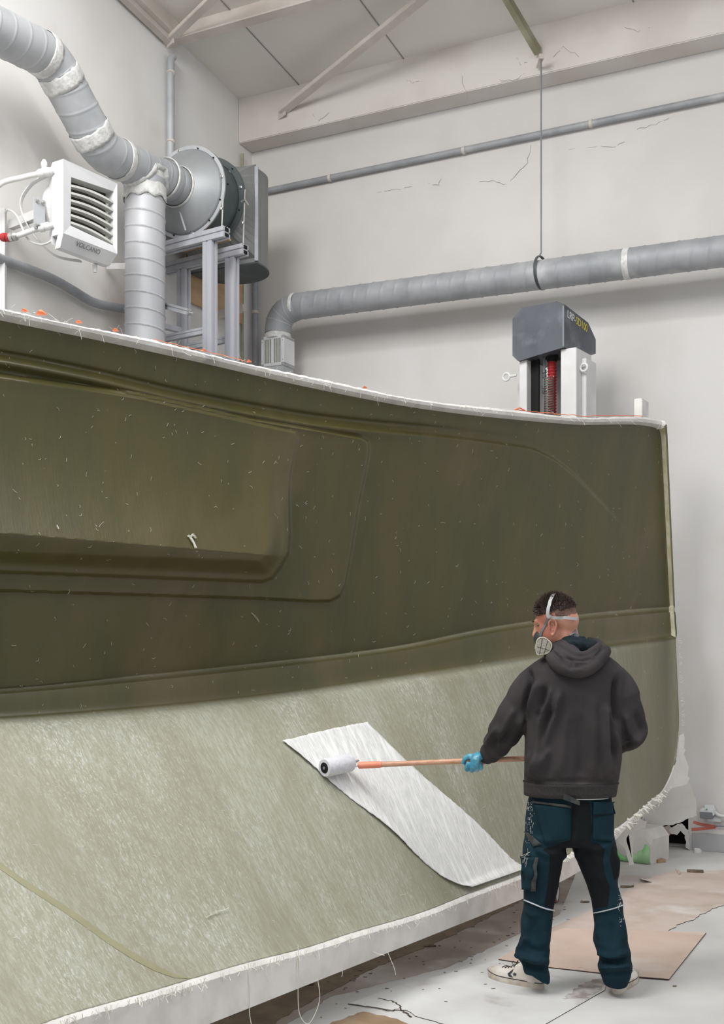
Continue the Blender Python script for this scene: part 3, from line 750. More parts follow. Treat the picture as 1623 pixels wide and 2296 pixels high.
bead = curve([(-150, 790), (0, 812), (200, 850), (400, 897), (560, 929), (700, 953), (835, 968), (1000, 983), (1130, 1000), (1200, 1013), (1260, 1046), (1330, 1112), (1400, 1188), (1500, 1300)])
NU = 620; NWU = 330; NWL = 190
u = np.linspace(0, 1, NU)
rows = []; xl = -150.0
def rowxr(part, w):
    if part == 'U': return 1492 + 18 * w
    if part == 'B': return 1510 + 5 * w
    return 1515 + 7 * np.clip(w * 1.6, 0, 1) - 9 * np.clip((w - .75) / .25, 0, 1) ** 1.5
PXg, PYg, Yg, DRY_LIT = [], [], [], []
for j in range(NWU):
    w = j / (NWU - 1); xr = rowxr('U', w); px = xl + (xr - xl) * u; yt = yA(px); yb = yB(px) - 7; py = yt + (yb - yt) * w
    s = -.06 * (1 - w) ** 3.0 + .035 * w ** 5
    # rim curls towards the viewer at the very top and at the right end
    s = s - .035 * np.exp(-(py - yt) / 12.0) - .05 * np.exp(-(xr - px) / 9.0)
    d1 = sdpoly(px, py, P1); d2 = sdpoly(px, py, P2)
    s = s - .030 * ss(d1, -3, 5) - .020 * ss(d2, -3, 5)
    ytop = bead(px) + 25; yr = 1195 + px * (50 / 610.0); ybt = 1284 + px * (22 / 600.0)
    t = (py - ytop) / (yr - ytop); prof = np.where(t < 1, np.clip(t, 0, 1) ** 1.7, 1 - .9 * np.clip((py - yr) / (ybt - yr), 0, 1) ** 1.2)
    s = s - .15 * prof * (.42 * ss(d2, -2, 7) + .58 * ss(d2, 10, 50))
    bl = bead(px); d = py - bl
    fade = 1 - ss(px, 1180, 1420)
    s = s - (.028 * np.exp(-(d / 11.0) ** 2)) * (1 - ss(px, 700, 980)) - .030 * np.where(d > 0, np.exp(-d / 90.0), np.exp(-(d / 5.0) ** 2)) * fade * ss(px, 400, 900) + .016 * np.exp(-((d + 20) / 8.0) ** 2) * (1 - ss(px, 900, 1250))
    s = s + .010 * np.sin(px / 170.0 + 1.0) * np.sin(py / 140.0)
    PXg.append(px); PYg.append(py); Yg.append(Yw(px, s)); DRY_LIT.append(.30 * ss(px, xr - 16, xr))  # right edge paler: light through the thin end painted in
for (w, part) in ((0, 'a'), (.5, 'b'), (1, 'c')):
    pass
sB0 = .075
for j, (f, s) in enumerate([(0.02, .030), (.13, -.012), (.18, -.030), (.3, -.036), (.5, -.042), (.7, -.046), (.86, -.052), (.93, -.060)]):
    xr = 1510 + 5 * f; px = xl + (xr - xl) * u; y0 = yB(px) - 6; y1 = yC(px) + 4; py = y0 + (y1 - y0) * f
    PXg.append(px); PYg.append(py); Yg.append(Yw(px, s - .05 * np.exp(-(xr - px) / 9.0))); DRY_LIT.append(np.zeros_like(px) + .05 + .25 * (f < .12)*1.6)  # top ledge row paler: dry fibre with a painted highlight
for j in range(NWL):
    w = j / (NWL - 1); xr = rowxr('L', w); px = xl + (xr - xl) * u; y0 = yC(px) + 6; y1 = yD(px)
    Y0 = Yw(px, -.095); Y1 = Yl(px); z0 = EYE - (y0 - HY) * Y0 / F; z1 = EYE - (y1 - HY) * Y1 / F
    # spacing in height: steep below the step, flattening into the lip
    q = w; Yq = Y0 + (Y1 - Y0) * (.035 * ss(np.full_like(px, w), 0, .04) + .965 * q)
    g = 1 - (1 - q) ** 1.16; zq = z0 + (z1 - z0) * g
    # near the end the rows must follow the photographed edge: blend on the picture ratio
    pyq = HY + (EYE - zq) * F / Yq
    Yq = Yq - .04 * np.exp(-(xr - px) / 9.0)
    PXg.append(px); PYg.append(pyq); Yg.append(Yq)
    dr = .55 + .45 * ss(np.full_like(px, w), 0, .02) - .50 * ss(px, 850, 1450) - .25 * ss(px, 1440, 1500) + .35 * ss(px, 1492, 1512)  # last term paints light coming through the thin right end
    DRY_LIT.append(dr)
PXg = np.array(PXg); PYg = np.array(PYg); Yg = np.array(Yg); DRY_LIT = np.array(DRY_LIT)
V = xyz(PXg, PYg, Yg); NRW = V.shape[0]
def grid_mesh(name, V):
    nr, nc = V.shape[:2]; me = bpy.data.meshes.new(name)
    idx = np.arange(nr * nc).reshape(nr, nc); f = np.stack([idx[:-1, :-1], idx[1:, :-1], idx[1:, 1:], idx[:-1, 1:]], -1).reshape(-1, 4)
    me.vertices.add(nr * nc); me.vertices.foreach_set('co', V.reshape(-1)); me.loops.add(f.size); me.loops.foreach_set('vertex_index', f.reshape(-1))
    me.polygons.add(len(f)); me.polygons.foreach_set('loop_start', np.arange(0, f.size, 4)); me.polygons.foreach_set('loop_total', np.full(len(f), 4)); me.update(); me.validate(); return me
mme = grid_mesh('mould_surface', V)
MB = bvh_of(mme)
def hitm(x, y):
    for k in range(12):
        p, n = hit(MB, x, y - k * 3)
        if p is not None: return p, n
    return at(x, y, float(Yl(x))), Vector((0, -.6, .8))
WD = np.array([.7325, .6808, 0]); FD = np.array([-.78, .0, .62])
a = mme.attributes.new('dry_and_lit', 'FLOAT', 'POINT'); a.data.foreach_set('value', DRY_LIT.reshape(-1).astype(np.float32))  # dry fibre tone plus painted ledge highlight and end glow
pv = V.reshape(-1, 3); fibc = np.stack([pv @ WD, pv @ FD, pv[:, 2] * 0 + pv @ np.array([.3, -.6, .2])], -1).astype(np.float32)
a = mme.attributes.new('fib', 'FLOAT_VECTOR', 'POINT'); a.data.foreach_set('vector', fibc.reshape(-1))

def mould_mat():
    m = bpy.data.materials.new('green_fibreglass_laminate'); m.use_nodes = True; nt = m.node_tree; N = nt.nodes; L = nt.links; b_ = N['Principled BSDF']
    def A(n): x = N.new('ShaderNodeAttribute'); x.attribute_name = n; return x
    dry_and_lit = A('dry_and_lit'); fib = A('fib')
    def mp(sc): x = N.new('ShaderNodeMapping'); x.inputs['Scale'].default_value = sc; L.new(fib.outputs['Vector'], x.inputs['Vector']); return x
    def nz(v, s, d=5, rough=.6): x = N.new('ShaderNodeTexNoise'); x.inputs['Scale'].default_value = s; x.inputs['Detail'].default_value = d; x.inputs['Roughness'].default_value = rough; L.new(v.outputs[0], x.inputs['Vector']); return x
    def mr(o, a0, a1, b0=0, b1=1): x = N.new('ShaderNodeMapRange'); x.interpolation_type = 'SMOOTHSTEP'; x.inputs[1].default_value = a0; x.inputs[2].default_value = a1; x.inputs[3].default_value = b0; x.inputs[4].default_value = b1; L.new(o, x.inputs[0]); return x.outputs[0]
    def mx(f, a_, c_):
        x = N.new('ShaderNodeMix'); x.data_type = 'RGBA'; L.new(f, x.inputs[0]) if not isinstance(f, float) else x.inputs[0].__setattr__('default_value', f)
        for i, v in ((6, a_), (7, c_)):
            if isinstance(v, tuple): x.inputs[i].default_value = v
            else: L.new(v, x.inputs[i])
        return x.outputs[2]
    def mth(op, a_, c_):
        x = N.new('ShaderNodeMath'); x.operation = op
        for i, v in ((0, a_), (1, c_)):
            if isinstance(v, (int, float)): x.inputs[i].default_value = v
            else: L.new(v, x.inputs[i])
        return x.outputs[0]
    iso = mp((1, 1, 1)); st_ = mp((1.0, .16, 1)); st2 = mp((3.2, .35, 1))
    G1 = lin(GREEN1); G2 = lin(GREEN2); G3 = lin(GREEN3)
    deep = mx(mr(nz(st_, 4, 6).outputs['Fac'], .35, .68), G1, G2); deep = mx(mr(nz(iso, 1.6, 5).outputs['Fac'], .45, .72, 0, .9), deep, G3)
    speck = mr(nz(mp((1, 1, 1)), 55, 3).outputs['Fac'], .71, .78, 0, .55); deep = mx(speck, deep, lin((140, 136, 108)))
    D1 = lin(DRY1); D2 = lin(DRY2); D3 = lin(DRY3)
    pale = mx(mr(nz(st2, 26, 6, .7).outputs['Fac'], .42, .62), D1, D2)
    pale = mx(mth('MULTIPLY', mr(nz(mp((2.4, .5, 1)), 60, 4, .8).outputs['Fac'], .52, .62), mth('MULTIPLY', mr(nz(st_, 1.6, 5).outputs['Fac'], .36, .64, .05, 1), mth('POWER', dry_and_lit.outputs['Fac'], 1.6))), pale, D3)
    big = mr(nz(mp((1.1, .30, 1)), 2.4, 5).outputs['Fac'], .38, .64); pale = mx(mth('MULTIPLY', big, .55), pale, lin(DRYG))
    # streak where two mats meet
    col = mx(dry_and_lit.outputs['Fac'], deep, pale); L.new(col, b_.inputs['Base Color'])
    L.new(mr(dry_and_lit.outputs['Fac'], 0, 1, .34, .62), b_.inputs['Roughness']); b_.inputs['Specular IOR Level'].default_value = .55
    bn = N.new('ShaderNodeBump'); bn.inputs['Distance'].default_value = .004; L.new(mth('ADD', mth('MULTIPLY', nz(st2, 30, 5, .7).outputs['Fac'], .8), mth('MULTIPLY', nz(iso, 9, 3).outputs['Fac'], 1.5)), bn.inputs['Height'])
    L.new(mr(dry_and_lit.outputs['Fac'], 0, 1, .22, .55), bn.inputs['Strength']); L.new(bn.outputs[0], b_.inputs['Normal']); return m
GREEN1 = (78, 73, 37); GREEN2 = (67, 66, 34); GREEN3 = (93, 82, 54)
DRY1 = (152, 151, 132); DRY2 = (168, 168, 153); DRY3 = (200, 201, 195); DRYG = (136, 133, 108)
M['lam'] = mould_mat()
mo = thing('fibreglass_mould', 'huge green fibreglass mould laid up with resin, filling the left and centre of the hall', 'mould', Vector((0.3, 5.6, 0)))
surf = link('laminate', mme, M['lam'], mo, recentre=True)
q = surf.modifiers.new('shell', 'SOLIDIFY'); q.thickness = .012; q.offset = -1
def jit(a_): return random.uniform(-a_, a_)
# top rim: white flange seen edge on, turning back over the top
nc = NU; b = B(); rings = []; backdir = np.array([-.6808, .7325, 0])
top = V[0]
for i in range(0, nc, 3):
    p = Vector(top[i]); bd = Vector(backdir); h = (.018 + .004 * math.sin(i * .043) + jit(.0022) + .010 * i / nc)
    rings.append([p + bd * -.008 + UP * -.004, p - bd * .012 + UP * h * .5, p + bd * .0 + UP * h, p + bd * .13 + UP * (h * .8), p + bd * .13 - UP * .02, p + bd * .02 - UP * .02])
b.loft(rings); b.build('top_rim', M['flange'], mo)
# right end rim
b = B(); rings = []
for j in list(range(0, NWU, 4)) + list(range(NWU - 1, NWU + 9)) + list(range(NWU + 10, NRW, 4)):
    p = Vector(V[j, -1]); out = Vector(WD) * .014; bd = Vector(backdir); jj = jit(.008)
    rings.append([p - Vector(WD) * .001 + bd * .0015, p + out * (1 + jj * 30) + bd * .006, p + out * (1 + jj * 30) + bd * .10, p + bd * .10])
M['cream'] = mat('cream_resin_edge', (212, 206, 182), .5, c2=(190, 184, 148), scale=12); b.loft(rings); b.build('end_rim', M['cream'], mo)
# lower lip: white vertical face with a returned underside
b = B(); rings = []; LN0 = LN = Vector((.826, -.564, 0)); bot = V[-1]; ragg = []
for i in range(0, nc, 2):
    p = Vector(bot[i]); px = xl + (1508 - xl) * i / (nc - 1)
    h = (p.z - .2) * (1 - float(ss(np.array(px), 1120, 1330))) + (.11 - .10 * float(ss(np.array(px), 1300, 1450))) * float(ss(np.array(px), 1120, 1330)); o = .012 + .003 * random.random()
    o *= 1 - .8 * float(ss(np.array(px), 1200, 1420)); LN = LN0 * (1 - .75 * float(ss(np.array(px), 1200, 1420)))
    rings.append([p - LN * .02 - UP * .0, p + LN * o + UP * (jit(.0012) - .004), p + LN * .030 - UP * min(h * .4, .012 + random.random() * .004), p + LN * .032 - UP * (h * .5), p + LN * .032 - UP * h, p - LN * .05 - UP * h, p - LN * .07 - UP * .03])
b.loft(rings); b.build('lower_lip', M['flange'], mo); LN = LN0
# frayed cloth edge hanging over the lip
b = B()
for i in range(360):
    k = random.random() ** .8; ii = int(k * (nc - 1)); p = Vector(bot[ii]) + LN * (.030 + random.random() * .006) - UP * .004
    a_ = [p + Vector((jit(.004), jit(.004), .006))]; l = random.uniform(.008, .035) * (2.4 if random.random() < .06 else 1)
    a_.append(p + LN * .005 + Vector((jit(.01), jit(.01), -l * .5))); a_.append(p + LN * .004 + Vector((jit(.014), jit(.014), -l)))
    b.tube(a_, .0007 + random.random() * .0007, 3)
fr = b.build('frayed_fibres', M['fibre'], mo, smooth=False); fr['kind'] = 'stuff'
b = B()
for i in range(240):
    ii = int(random.random() * (nc - 1)); p = Vector(top[ii]) + UP * random.uniform(-.005, .02) - Vector(backdir) * .012
    a_ = [p]; d = Vector((jit(1), jit(.3) - .3, jit(.8))).normalized(); l = random.uniform(.01, .05)
    a_.append(p + d * l * .5 + UP * jit(.006)); a_.append(p + d * l - UP * .004); b.tube(a_, .0006, 3)
for i in range(160):
    jj = int(random.random() * (NRW - 1)); p = Vector(V[jj, -1]) + Vector(WD) * .033
    d = Vector((1, jit(.5), jit(.9))).normalized(); l = random.uniform(.006, .03); b.tube([p, p + d * l * .6, p + d * l + UP * jit(.008)], .0006, 3)
fr = b.build('rim_fibres', M['fibre'], mo, smooth=False); fr['kind'] = 'stuff'
# loose strands lying on the laminate
b = B()
for i in range(620):
    px = random.uniform(0, 1490); py = random.uniform(float(yA(px)) + 15, min(2290, float(yD(px)) - 10)); p, n = hit(MB, px, py)
    if p is None: continue
    dn = Vector((jit(1), jit(1), jit(1))); dn = (dn - n * dn.dot(n)).normalized(); l = random.uniform(.005, .022) * (2.0 if random.random() < .05 else 1); sd_ = n.cross(dn)
    P_ = [p + n * .0012, p + dn * l * .5 + sd_ * jit(.005) + n * .003, p + dn * l + n * .0012]; b.tube(P_, .0005, 3)
fr = b.build('loose_strands', M['fibre'], mo, smooth=False); fr['kind'] = 'stuff'
# bundles of loose glass caught on the laminate
def wisp(px, py, pts, name='fibre_tuft', n=12, spread=.01):
    b = B()
    for k in range(n):
        P_ = []
        for i, (x, y) in enumerate(pts):
            p, nn = hit(MB, x + jit(2.0), y + jit(2.0)); 
            if p is None: return
            P_.append(p + nn * (.003 + random.random() * spread))
        b.tube(smoothpath(P_, 3), .0007, 3)
    b.build(name, M['fibre'], mo, smooth=False)
wisp(430, 1210, [(420, 1203), (428, 1212), (437, 1229)], n=26); wisp(0, 0, [(424, 1206), (430, 1200), (436, 1207)], n=14)
wisp(0, 0, [(462, 2060), (482, 2049), (508, 2041)], n=4); wisp(0, 0, [(561, 1374), (570, 1384), (579, 1393)], n=2); wisp(0, 0, [(126, 1179), (129, 1187)], n=3)
# joint between two mats, running down the ramp at the left
b = B(); jr = []
for (x, y, w_) in ((-30, 1918, 13), (0, 1941, 12), (60, 1984, 12), (120, 2022, 13), (180, 2062, 13), (240, 2106, 13), (300, 2145, 13), (350, 2172, 12), (392, 2189, 8), (425, 2197, 2)):
    row = []
    for k in (-1, 0, 1):
        p, n = hitm(x - k * w_ * .30, y + k * w_ * .45); row.append(p + n * .001)
    jr.append(row)
b.loft(jr, closed=False)
M['resin'] = mat('yellow_green_resin', (150, 148, 118), .45, c2=(144, 142, 112), scale=12)
b.build('mat_joint', M['resin'], mo)
# backing frame that carries the shell, with castors
M['frame'] = mat('dark_timber_frame', (96, 84, 72), .8)
for px in (60, 560, 1000):
    Yq = float(Yl(px, .85)); c = at(px, HY, Yq); c.z = 0; Yt = float(Yw(px, .26)); t_ = at(px, HY, Yt)
    b = B(); b.bar(Vector((c.x, c.y, .13)), Vector((t_.x, t_.y, .13)), .03, .04, bev=.003)
    b.bar(Vector((t_.x, t_.y, .09)), Vector((t_.x, t_.y, 2.7)), .03, .04, bev=.003); fr_ = b.build('support_frame', M['frame'], mo, smooth=False)
    for p_ in (c, t_):
        b = B(); b.lathe(Vector((p_.x - .015, p_.y, .045)), Vector((1, 0, 0)), [(0, .045), (.03, .045)], 20); b.build('castor', M['rubber'], fr_)
cw = fl(1243, 2024); dw = Vector((.9, -.35, 0)).normalized()
cast = thing('castor_wheel', 'brown tyred castor wheel on the floor behind the left leg of the man', 'wheel', cw)
RR = .058
b = B(); b.lathe(cw + UP * RR - dw * .02, dw, [(0, RR * .8), (.004, RR), (.036, RR), (.04, RR * .8)], 32, cap=False); b.build('tyre', M['rubber'], cast)
b = B(); b.lathe(cw + UP * RR - dw * .017, dw, [(0, RR * .82), (.034, RR * .82)], 32); b.build('hub', M['greenfoam'], cast)
b = B()
for i in range(110):
    k = random.uniform(.80, .985); p = Vector(bot[int(k * (nc - 1))]) + LN * random.uniform(.0, .012) + UP * random.uniform(-.02, .008)
    d = Vector((jit(.6) + .5, -.2, -random.random())).normalized(); l = random.uniform(.015, .05); w_ = random.uniform(.002, .008); s2 = d.cross(Vector((.3, -.9, .2))).normalized()
    b.loft([[p - s2 * w_, p + s2 * w_, p + s2 * w_ + LN * .003, p - s2 * w_ + LN * .003], [p + d * l - s2 * w_ * .3, p + d * l + s2 * w_ * .2, p + d * l + s2 * w_ * .2 + LN * .003, p + d * l - s2 * w_ * .3 + LN * .003]])
tt_ = b.build('torn_fringe', M['fibre'], mo, smooth=False); tt_['kind'] = 'stuff'
# holes and marks in the lip
for (x, y, r_) in ((553, 2199, .011), (472, 2235, .007), (612, 2184, .005), (957, 2056, .010), (935, 2071, .005), (1115, 2016, .004), (1046, 2030, .006), (307, 2290, .008), (870, 2092, .004)):
    p = at(x, y, float(Yl(x)) - .036); 
    b = B(); b.lathe(p + LN * .0, LN, [(0, r_), (.0015, r_ * .9)], 9); b.build('screw_hole', M['dark'], mo)

# blocks, tape and tufts on the top rim
def rimpt(px, dz=.03, back=.03):
    i = int((px - xl) / (1492 - xl) * (nc - 1)); return Vector(top[i]) + Vector(backdir) * back + UP * dz
p0 = rimpt(1449, .03, .02); pe = rimpt(1489, .02, .03); dr_ = (pe - p0); dr_.z = 0; dr_.normalize()
b = B(); b.box(p0 + UP * .065 + Vector(backdir) * .05 + dr_ * .05, .028, .075, .067, (Vector((.85, -.5, 0)).normalized(), Vector((.5, .85, 0)).normalized(), UP), .004)
b.box(p0 + UP * .045 + Vector(backdir) * .10 + dr_ * .105, .05, .02, .05, (Vector((.5, .85, 0)).normalized(), Vector((.85, -.5, 0)).normalized(), UP), .004)
tag(b.build('foam_block', M['foam'], smooth=False), 'white foam block standing on the top right corner of the mould', 'block')
orl = {58: 'leftmost scrap of orange tape on the top rim of the mould', 95: 'largest scrap of orange tape, sticking up from the top rim at far left', 181: 'orange tape scrap on the rim below the heater',
       262: 'orange tape scrap on the rim just left of the vertical duct', 462: 'orange tape scrap on the rim at the foot of the near stand post', 563: 'orange tape scrap on the rim left of the grille box', 823: 'orange tape scrap on the rim in the middle of the mould'}
for px, lb in orl.items():
    p = rimpt(px, .034, .01); b = B(); sz = .022 if px == 95 else .012
    b.loft([[p + Vector((-sz, 0, 0)), p + Vector((-sz * .4, -.01, sz * .5)), p + Vector((sz * .5, -.006, sz * .35)), p + Vector((sz, 0, 0))],
            [p + Vector((-sz * .9, .02, 0)), p + Vector((-sz * .2, .015, sz * 1.1)), p + Vector((sz * .3, .012, sz * .8)), p + Vector((sz, .02, .002))]])
    tag(b.build('tape_scrap', M['orange']), lb, 'tape', 'scraps of orange tape on the mould rim')
b = B(); b.tube([rimpt(x, .036 + jit(.004), .012) for x in range(1158, 1450, 12)], .0045, 6, flat=.5); b.tube([rimpt(1158, .036, .01), rimpt(1170, .05, .01), rimpt(1180, .038, .01)], .004, 6)
tag(b.build('orange_cord', M['orange']), 'orange cord lying along the top rim in front of the press machine', 'cord')
b = B(); b.tube([rimpt(x, .036 + jit(.002), .02) for x in range(352, 560, 12)], .003, 6, flat=.5)
tag(b.build('orange_cord', M['orange']), 'faint orange cord lying along the top rim below the profile stand', 'cord')

# ---------------- the new glass mat lying on the ramp
lc = [(632, 1663), (700, 1720), (780, 1787), (860, 1850), (930, 1916), (985, 1963), (1020, 1983), (1052, 1993)]
rc = [(822, 1620), (900, 1697), (960, 1752), (1030, 1812), (1080, 1858), (1125, 1905), (1150, 1930), (1178, 1948)]
def lerp_poly(P, t):
    x = t * (len(P) - 1); i = min(int(x), len(P) - 2); f = x - i; return (P[i][0] * (1 - f) + P[i + 1][0] * f, P[i][1] * (1 - f) + P[i + 1][1] * f)
lcs = smoothpoly(lc); rcs = smoothpoly(rc)
nr_, ncc = 90, 40; G = np.zeros((nr_, ncc, 3)); lastY = 5.5
for j in range(nr_):
    v = j / (nr_ - 1); a0 = lerp_poly(lcs, v); a1 = lerp_poly(rcs, v)
    for i in range(ncc):
        w_ = i / (ncc - 1); x = a0[0] * (1 - w_) + a1[0] * w_; y = a0[1] * (1 - w_) + a1[1] * w_ - 6 * math.sin(math.pi * w_) * (1 - v) * .4
        if j in (0,): y += jit(1.2); 
        if i in (0, ncc - 1): x += jit(1.2)
        y = min(y, float(yD(x)) - 1)
        p, n = hit(MB, x, y)
        if p is None: p = Vector(G[j - 1, i]); n = Vector((0, -.5, .8))
        e = .006 + .010 * math.exp(-w_ * 26) * (0.5 + .5 * math.sin(v * 17)) + .014 * ss(np.array(v), .86, .97) * (1 - w_ * .5)
        G[j, i] = p + n * e
gm = grid_mesh('glass_mat', G); fibc = np.stack([G.reshape(-1, 3) @ WD, G.reshape(-1, 3) @ FD, G.reshape(-1, 3)[:, 2] * 0], -1).astype(np.float32)
a = gm.attributes.new('fib', 'FLOAT_VECTOR', 'POINT'); a.data.foreach_set('vector', fibc.reshape(-1))
M['mat'] = mat('dry_glass_mat', (232, 231, 229), .75, c2=(214, 214, 211), scale=60, detail=5, lo=.42, hi=.60, attr='fib', stretch=(2.6, .35, 1), c3=(242, 242, 240), s3=14, lo3=.5, hi3=.66, bump=.35, bscale=70)
gmo = link('glass_mat', gm, M['mat'], None); tag(gmo, 'white strip of dry glass fibre mat draped down the green mould under the roller', 'fabric')
q = gmo.modifiers.new('t', 'SOLIDIFY'); q.thickness = .003

# ---------------- paint roller
rc0, rn = hit(MB, 748, 1738)
rr = .043
rc_ = rc0 + rn * (rr + .010)
ra = at(727, 1722, rc_.y - .055); rb = at(779, 1711, rc_.y + .045)
sh = rc_ - (ra + rb) / 2; sh = Vector((0, 0, 0)) if sh.length > .06 else Vector((0, 0, 0))
ra += sh; rb += sh; rd = (rb - ra).normalized()
rb = ra + rd * .165
pr = thing('paint_roller', 'white paint roller on a long wooden pole resting on the glass mat', 'roller', rc0)
b = B(); L_ = (rb - ra).length; b.lathe(ra, rd, [(0, .026), (.001, rr * .93), (.008, rr), (L_ - .008, rr), (L_, rr * .9), (L_, .01)], 40, cap=False); M['nap'] = mat('white_roller_nap', (226, 226, 230), .9, c2=(214, 214, 220), scale=60, bump=.3, bscale=200); b.build('roller_sleeve', M['nap'], pr)
b = B(); b.lathe(ra + rd * .001, rd, [(0, .0275), (.003, .024), (.02, .022), (.02, .009), (-.002, .008)], 28); b.build('end_cap', M['dark'], pr)
b = B(); b.lathe(ra - rd * .001, rd, [(-.003, .007), (.01, .007)], 12); b.build('axle_end', M['grey'], pr)
gripa = at(805, 1716, hit(MB, 805, 1716)[0].y - .11); hand = at(1068, 1705, 5.38)
pole_d = (at(1177, 1701, 5.26) - gripa).normalized()
b = B(); b.tube(smoothpath([rb - rd * .02, rb + rd * .025, rb + rd * .05 + UP * .0, gripa - pole_d * .05, gripa], 6), .0045, 8)
b.build('wire_frame', M['bolt'], pr)
b = B(); b.lathe(gripa - pole_d * .004, pole_d, [(0, .012), (.004, .0165), (.10, .0165), (.115, .014)], 16); M['grip'] = mat('coral_plastic_grip', (238, 150, 120), .45, c2=(230, 138, 108)); b.build('grip', M['grip'], pr)
M['pole'] = mat('varnished_wood_pole', (206, 160, 132), .45, c2=(190, 138, 110), scale=8, stretch=(1, 8, 8), c3=(216, 176, 150), s3=12)
pole_end = gripa + pole_d * min((k * .01 for k in range(60, 200) if proj(gripa + pole_d * (k * .01))[0] > 1362), default=1.3)
b = B(); b.tube([gripa + pole_d * .1, gripa + pole_d * .7, pole_end], .0125, 16); b.build('pole', M['pole'], pr)

M['lipshadow'] = mat('lip_shadow_brown', (112, 97, 78), .85, c2=(132, 114, 94), scale=7)  # core of the lip shadow, painted as a dark brown floor tone
M['dirt_shade'] = mat('dirt_and_lip_shade', (166, 154, 146), .85, c2=(140, 128, 118), scale=3, c3=(196, 190, 186), s3=1.5, lo3=.5, hi3=.7)  # floor dirt with the outer shade of the lip painted in
# ------------------------------------------------------------------ FLOOR SHEETS AND DEBRIS
def sheet(name, poly, z0, th, m_, label, cat, rag=0.0, rag_idx=()):
    P = []
    n = len(poly)
    for i in range(n):
        a_ = fl(*poly[i], z=z0); c_ = fl(*poly[(i + 1) % n], z=z0)
        steps = max(1, int((c_ - a_).length / .03)) if i in rag_idx else 1
        for k in range(steps):
            p = a_.lerp(c_, k / steps)
            if k: p += Vector((jit(rag), jit(rag), 0))
            P.append(p)
    b = B(); b.prism(P, UP * th); o = b.build(name, [m_, M['edge'] if th > .002 else m_], smooth=False)
    for p in o.data.polygons:
        if abs(p.normal.z) < .5: p.material_index = 1
    return tag(o, label, cat)
sheet('floor_sheet', [(1180, 2105), (1330, 2040), (1405, 1998), (1440, 1975), (1513, 1952), (1541, 1957), (1623, 1951), (1700, 1945), (1700, 1995), (1623, 2028), (1560, 2058), (1500, 2086), (1480, 2110), (1200, 2140)], .001, .003, M['kraft2'],
      'large dusty hardboard sheet with a torn far edge on the floor right of the man', 'board', .012, (1, 2, 3, 4, 5, 8, 9, 10))
sheet('floor_sheet', [(1117, 2152), (1190, 2110), (1262, 2083), (1400, 2086), (1583, 2092), (1500, 2197), (1400, 2189), (1230, 2170)], .005, .004, M['kraft'],
      'pinkish brown hardboard sheet under the feet of the man, with a square right corner', 'board')
sheet('floor_sheet', [(780, 2252), (880, 2215), (1000, 2185), (1117, 2153), (1230, 2171), (1362, 2187), (1356, 2221), (1215, 2302), (1050, 2312), (930, 2279), (910, 2266), (878, 2266)], .0004, .003, M['floorb'],
      'dusty white board on the floor with a broken left corner, under the left shoe', 'board', .006, (7, 8, 9, 10, 11))
sheet('floor_sheet', [(700, 2330), (745, 2292), (815, 2269), (890, 2285), (960, 2320)], .004, .002, M['brownb'], 'brown cardboard scrap on the floor at the bottom edge of the photo', 'cardboard', .008, (0, 1, 2, 3))
sheet('lip_shade_sheet', [(-500, 2700), (200, 2300), (900, 2020), (1180, 1930), (1290, 1960), (1255, 2050), (1110, 2120), (1000, 2170), (860, 2205), (740, 2235), (640, 2300), (560, 2420), (350, 2700)], .0002, .0012, M['dirt_shade'],
      'dirty mauve brown floor covering added to carry the shade of the mould lip in its colour', 'floor covering', .008, (6, 7, 8, 9))
sheet('lip_shade_sheet', [(-400, 2700), (200, 2340), (700, 2080), (1150, 1975), (1185, 2012), (1010, 2100), (845, 2168), (735, 2225), (620, 2290), (500, 2420), (300, 2700)], .0018, .0012, M['lipshadow'],
      'dark brown strip on the floor, painted as the shadow directly under the mould lip', 'cardboard', .010, (4, 5, 6, 7, 8))
# stain and foot shadow, painted as one patch on the white board
def stain_shadow(poly, z, m_, name, par, rag=.01):
    P = []; n = len(poly)
    for i in range(n):
        a_ = fl(*poly[i], z=z); c_ = fl(*poly[(i + 1) % n], z=z); st2_ = max(1, int((c_ - a_).length / .02))
        for k in range(st2_): P.append(a_.lerp(c_, k / st2_) + Vector((jit(rag), jit(rag), 0)))
    b = B(); b.prism(P, UP * .0006); return b.build(name, m_, par, smooth=False)
wb = bpy.data.objects['floor_sheet.002']
stain_shadow([(1262, 2240), (1300, 2210), (1328, 2196), (1352, 2194), (1352, 2215), (1310, 2238)], .0036, M['stain_shadow'], 'stain_with_shadow', wb)
M['crack'] = M['edge']
def crack(pts, z, w_=.004, par=None):
    P = [fl(x, y, z) for x, y in pts]; Q = []
    for i in range(len(P) - 1):
        for k in range(5): Q.append(P[i].lerp(P[i + 1], k / 5) + Vector((jit(.005), jit(.005), 0)))
    Q.append(P[-1]); b = B(); b.tube(Q, w_ * .5, 5, flat=.4); return b.build('board_crack', M['crack'], par, smooth=False)
crack([(846, 2238), (875, 2244), (893, 2252), (900, 2264), (912, 2272), (922, 2280)], .0036, .008, wb)
crack([(780, 2250), (850, 2262), (880, 2266), (893, 2262)], .0036, .006, wb)
floor_o = bpy.data.objects['floor']
crack([(700, 2205), (760, 2198), (790, 2195)], .001, .004, floor_o)
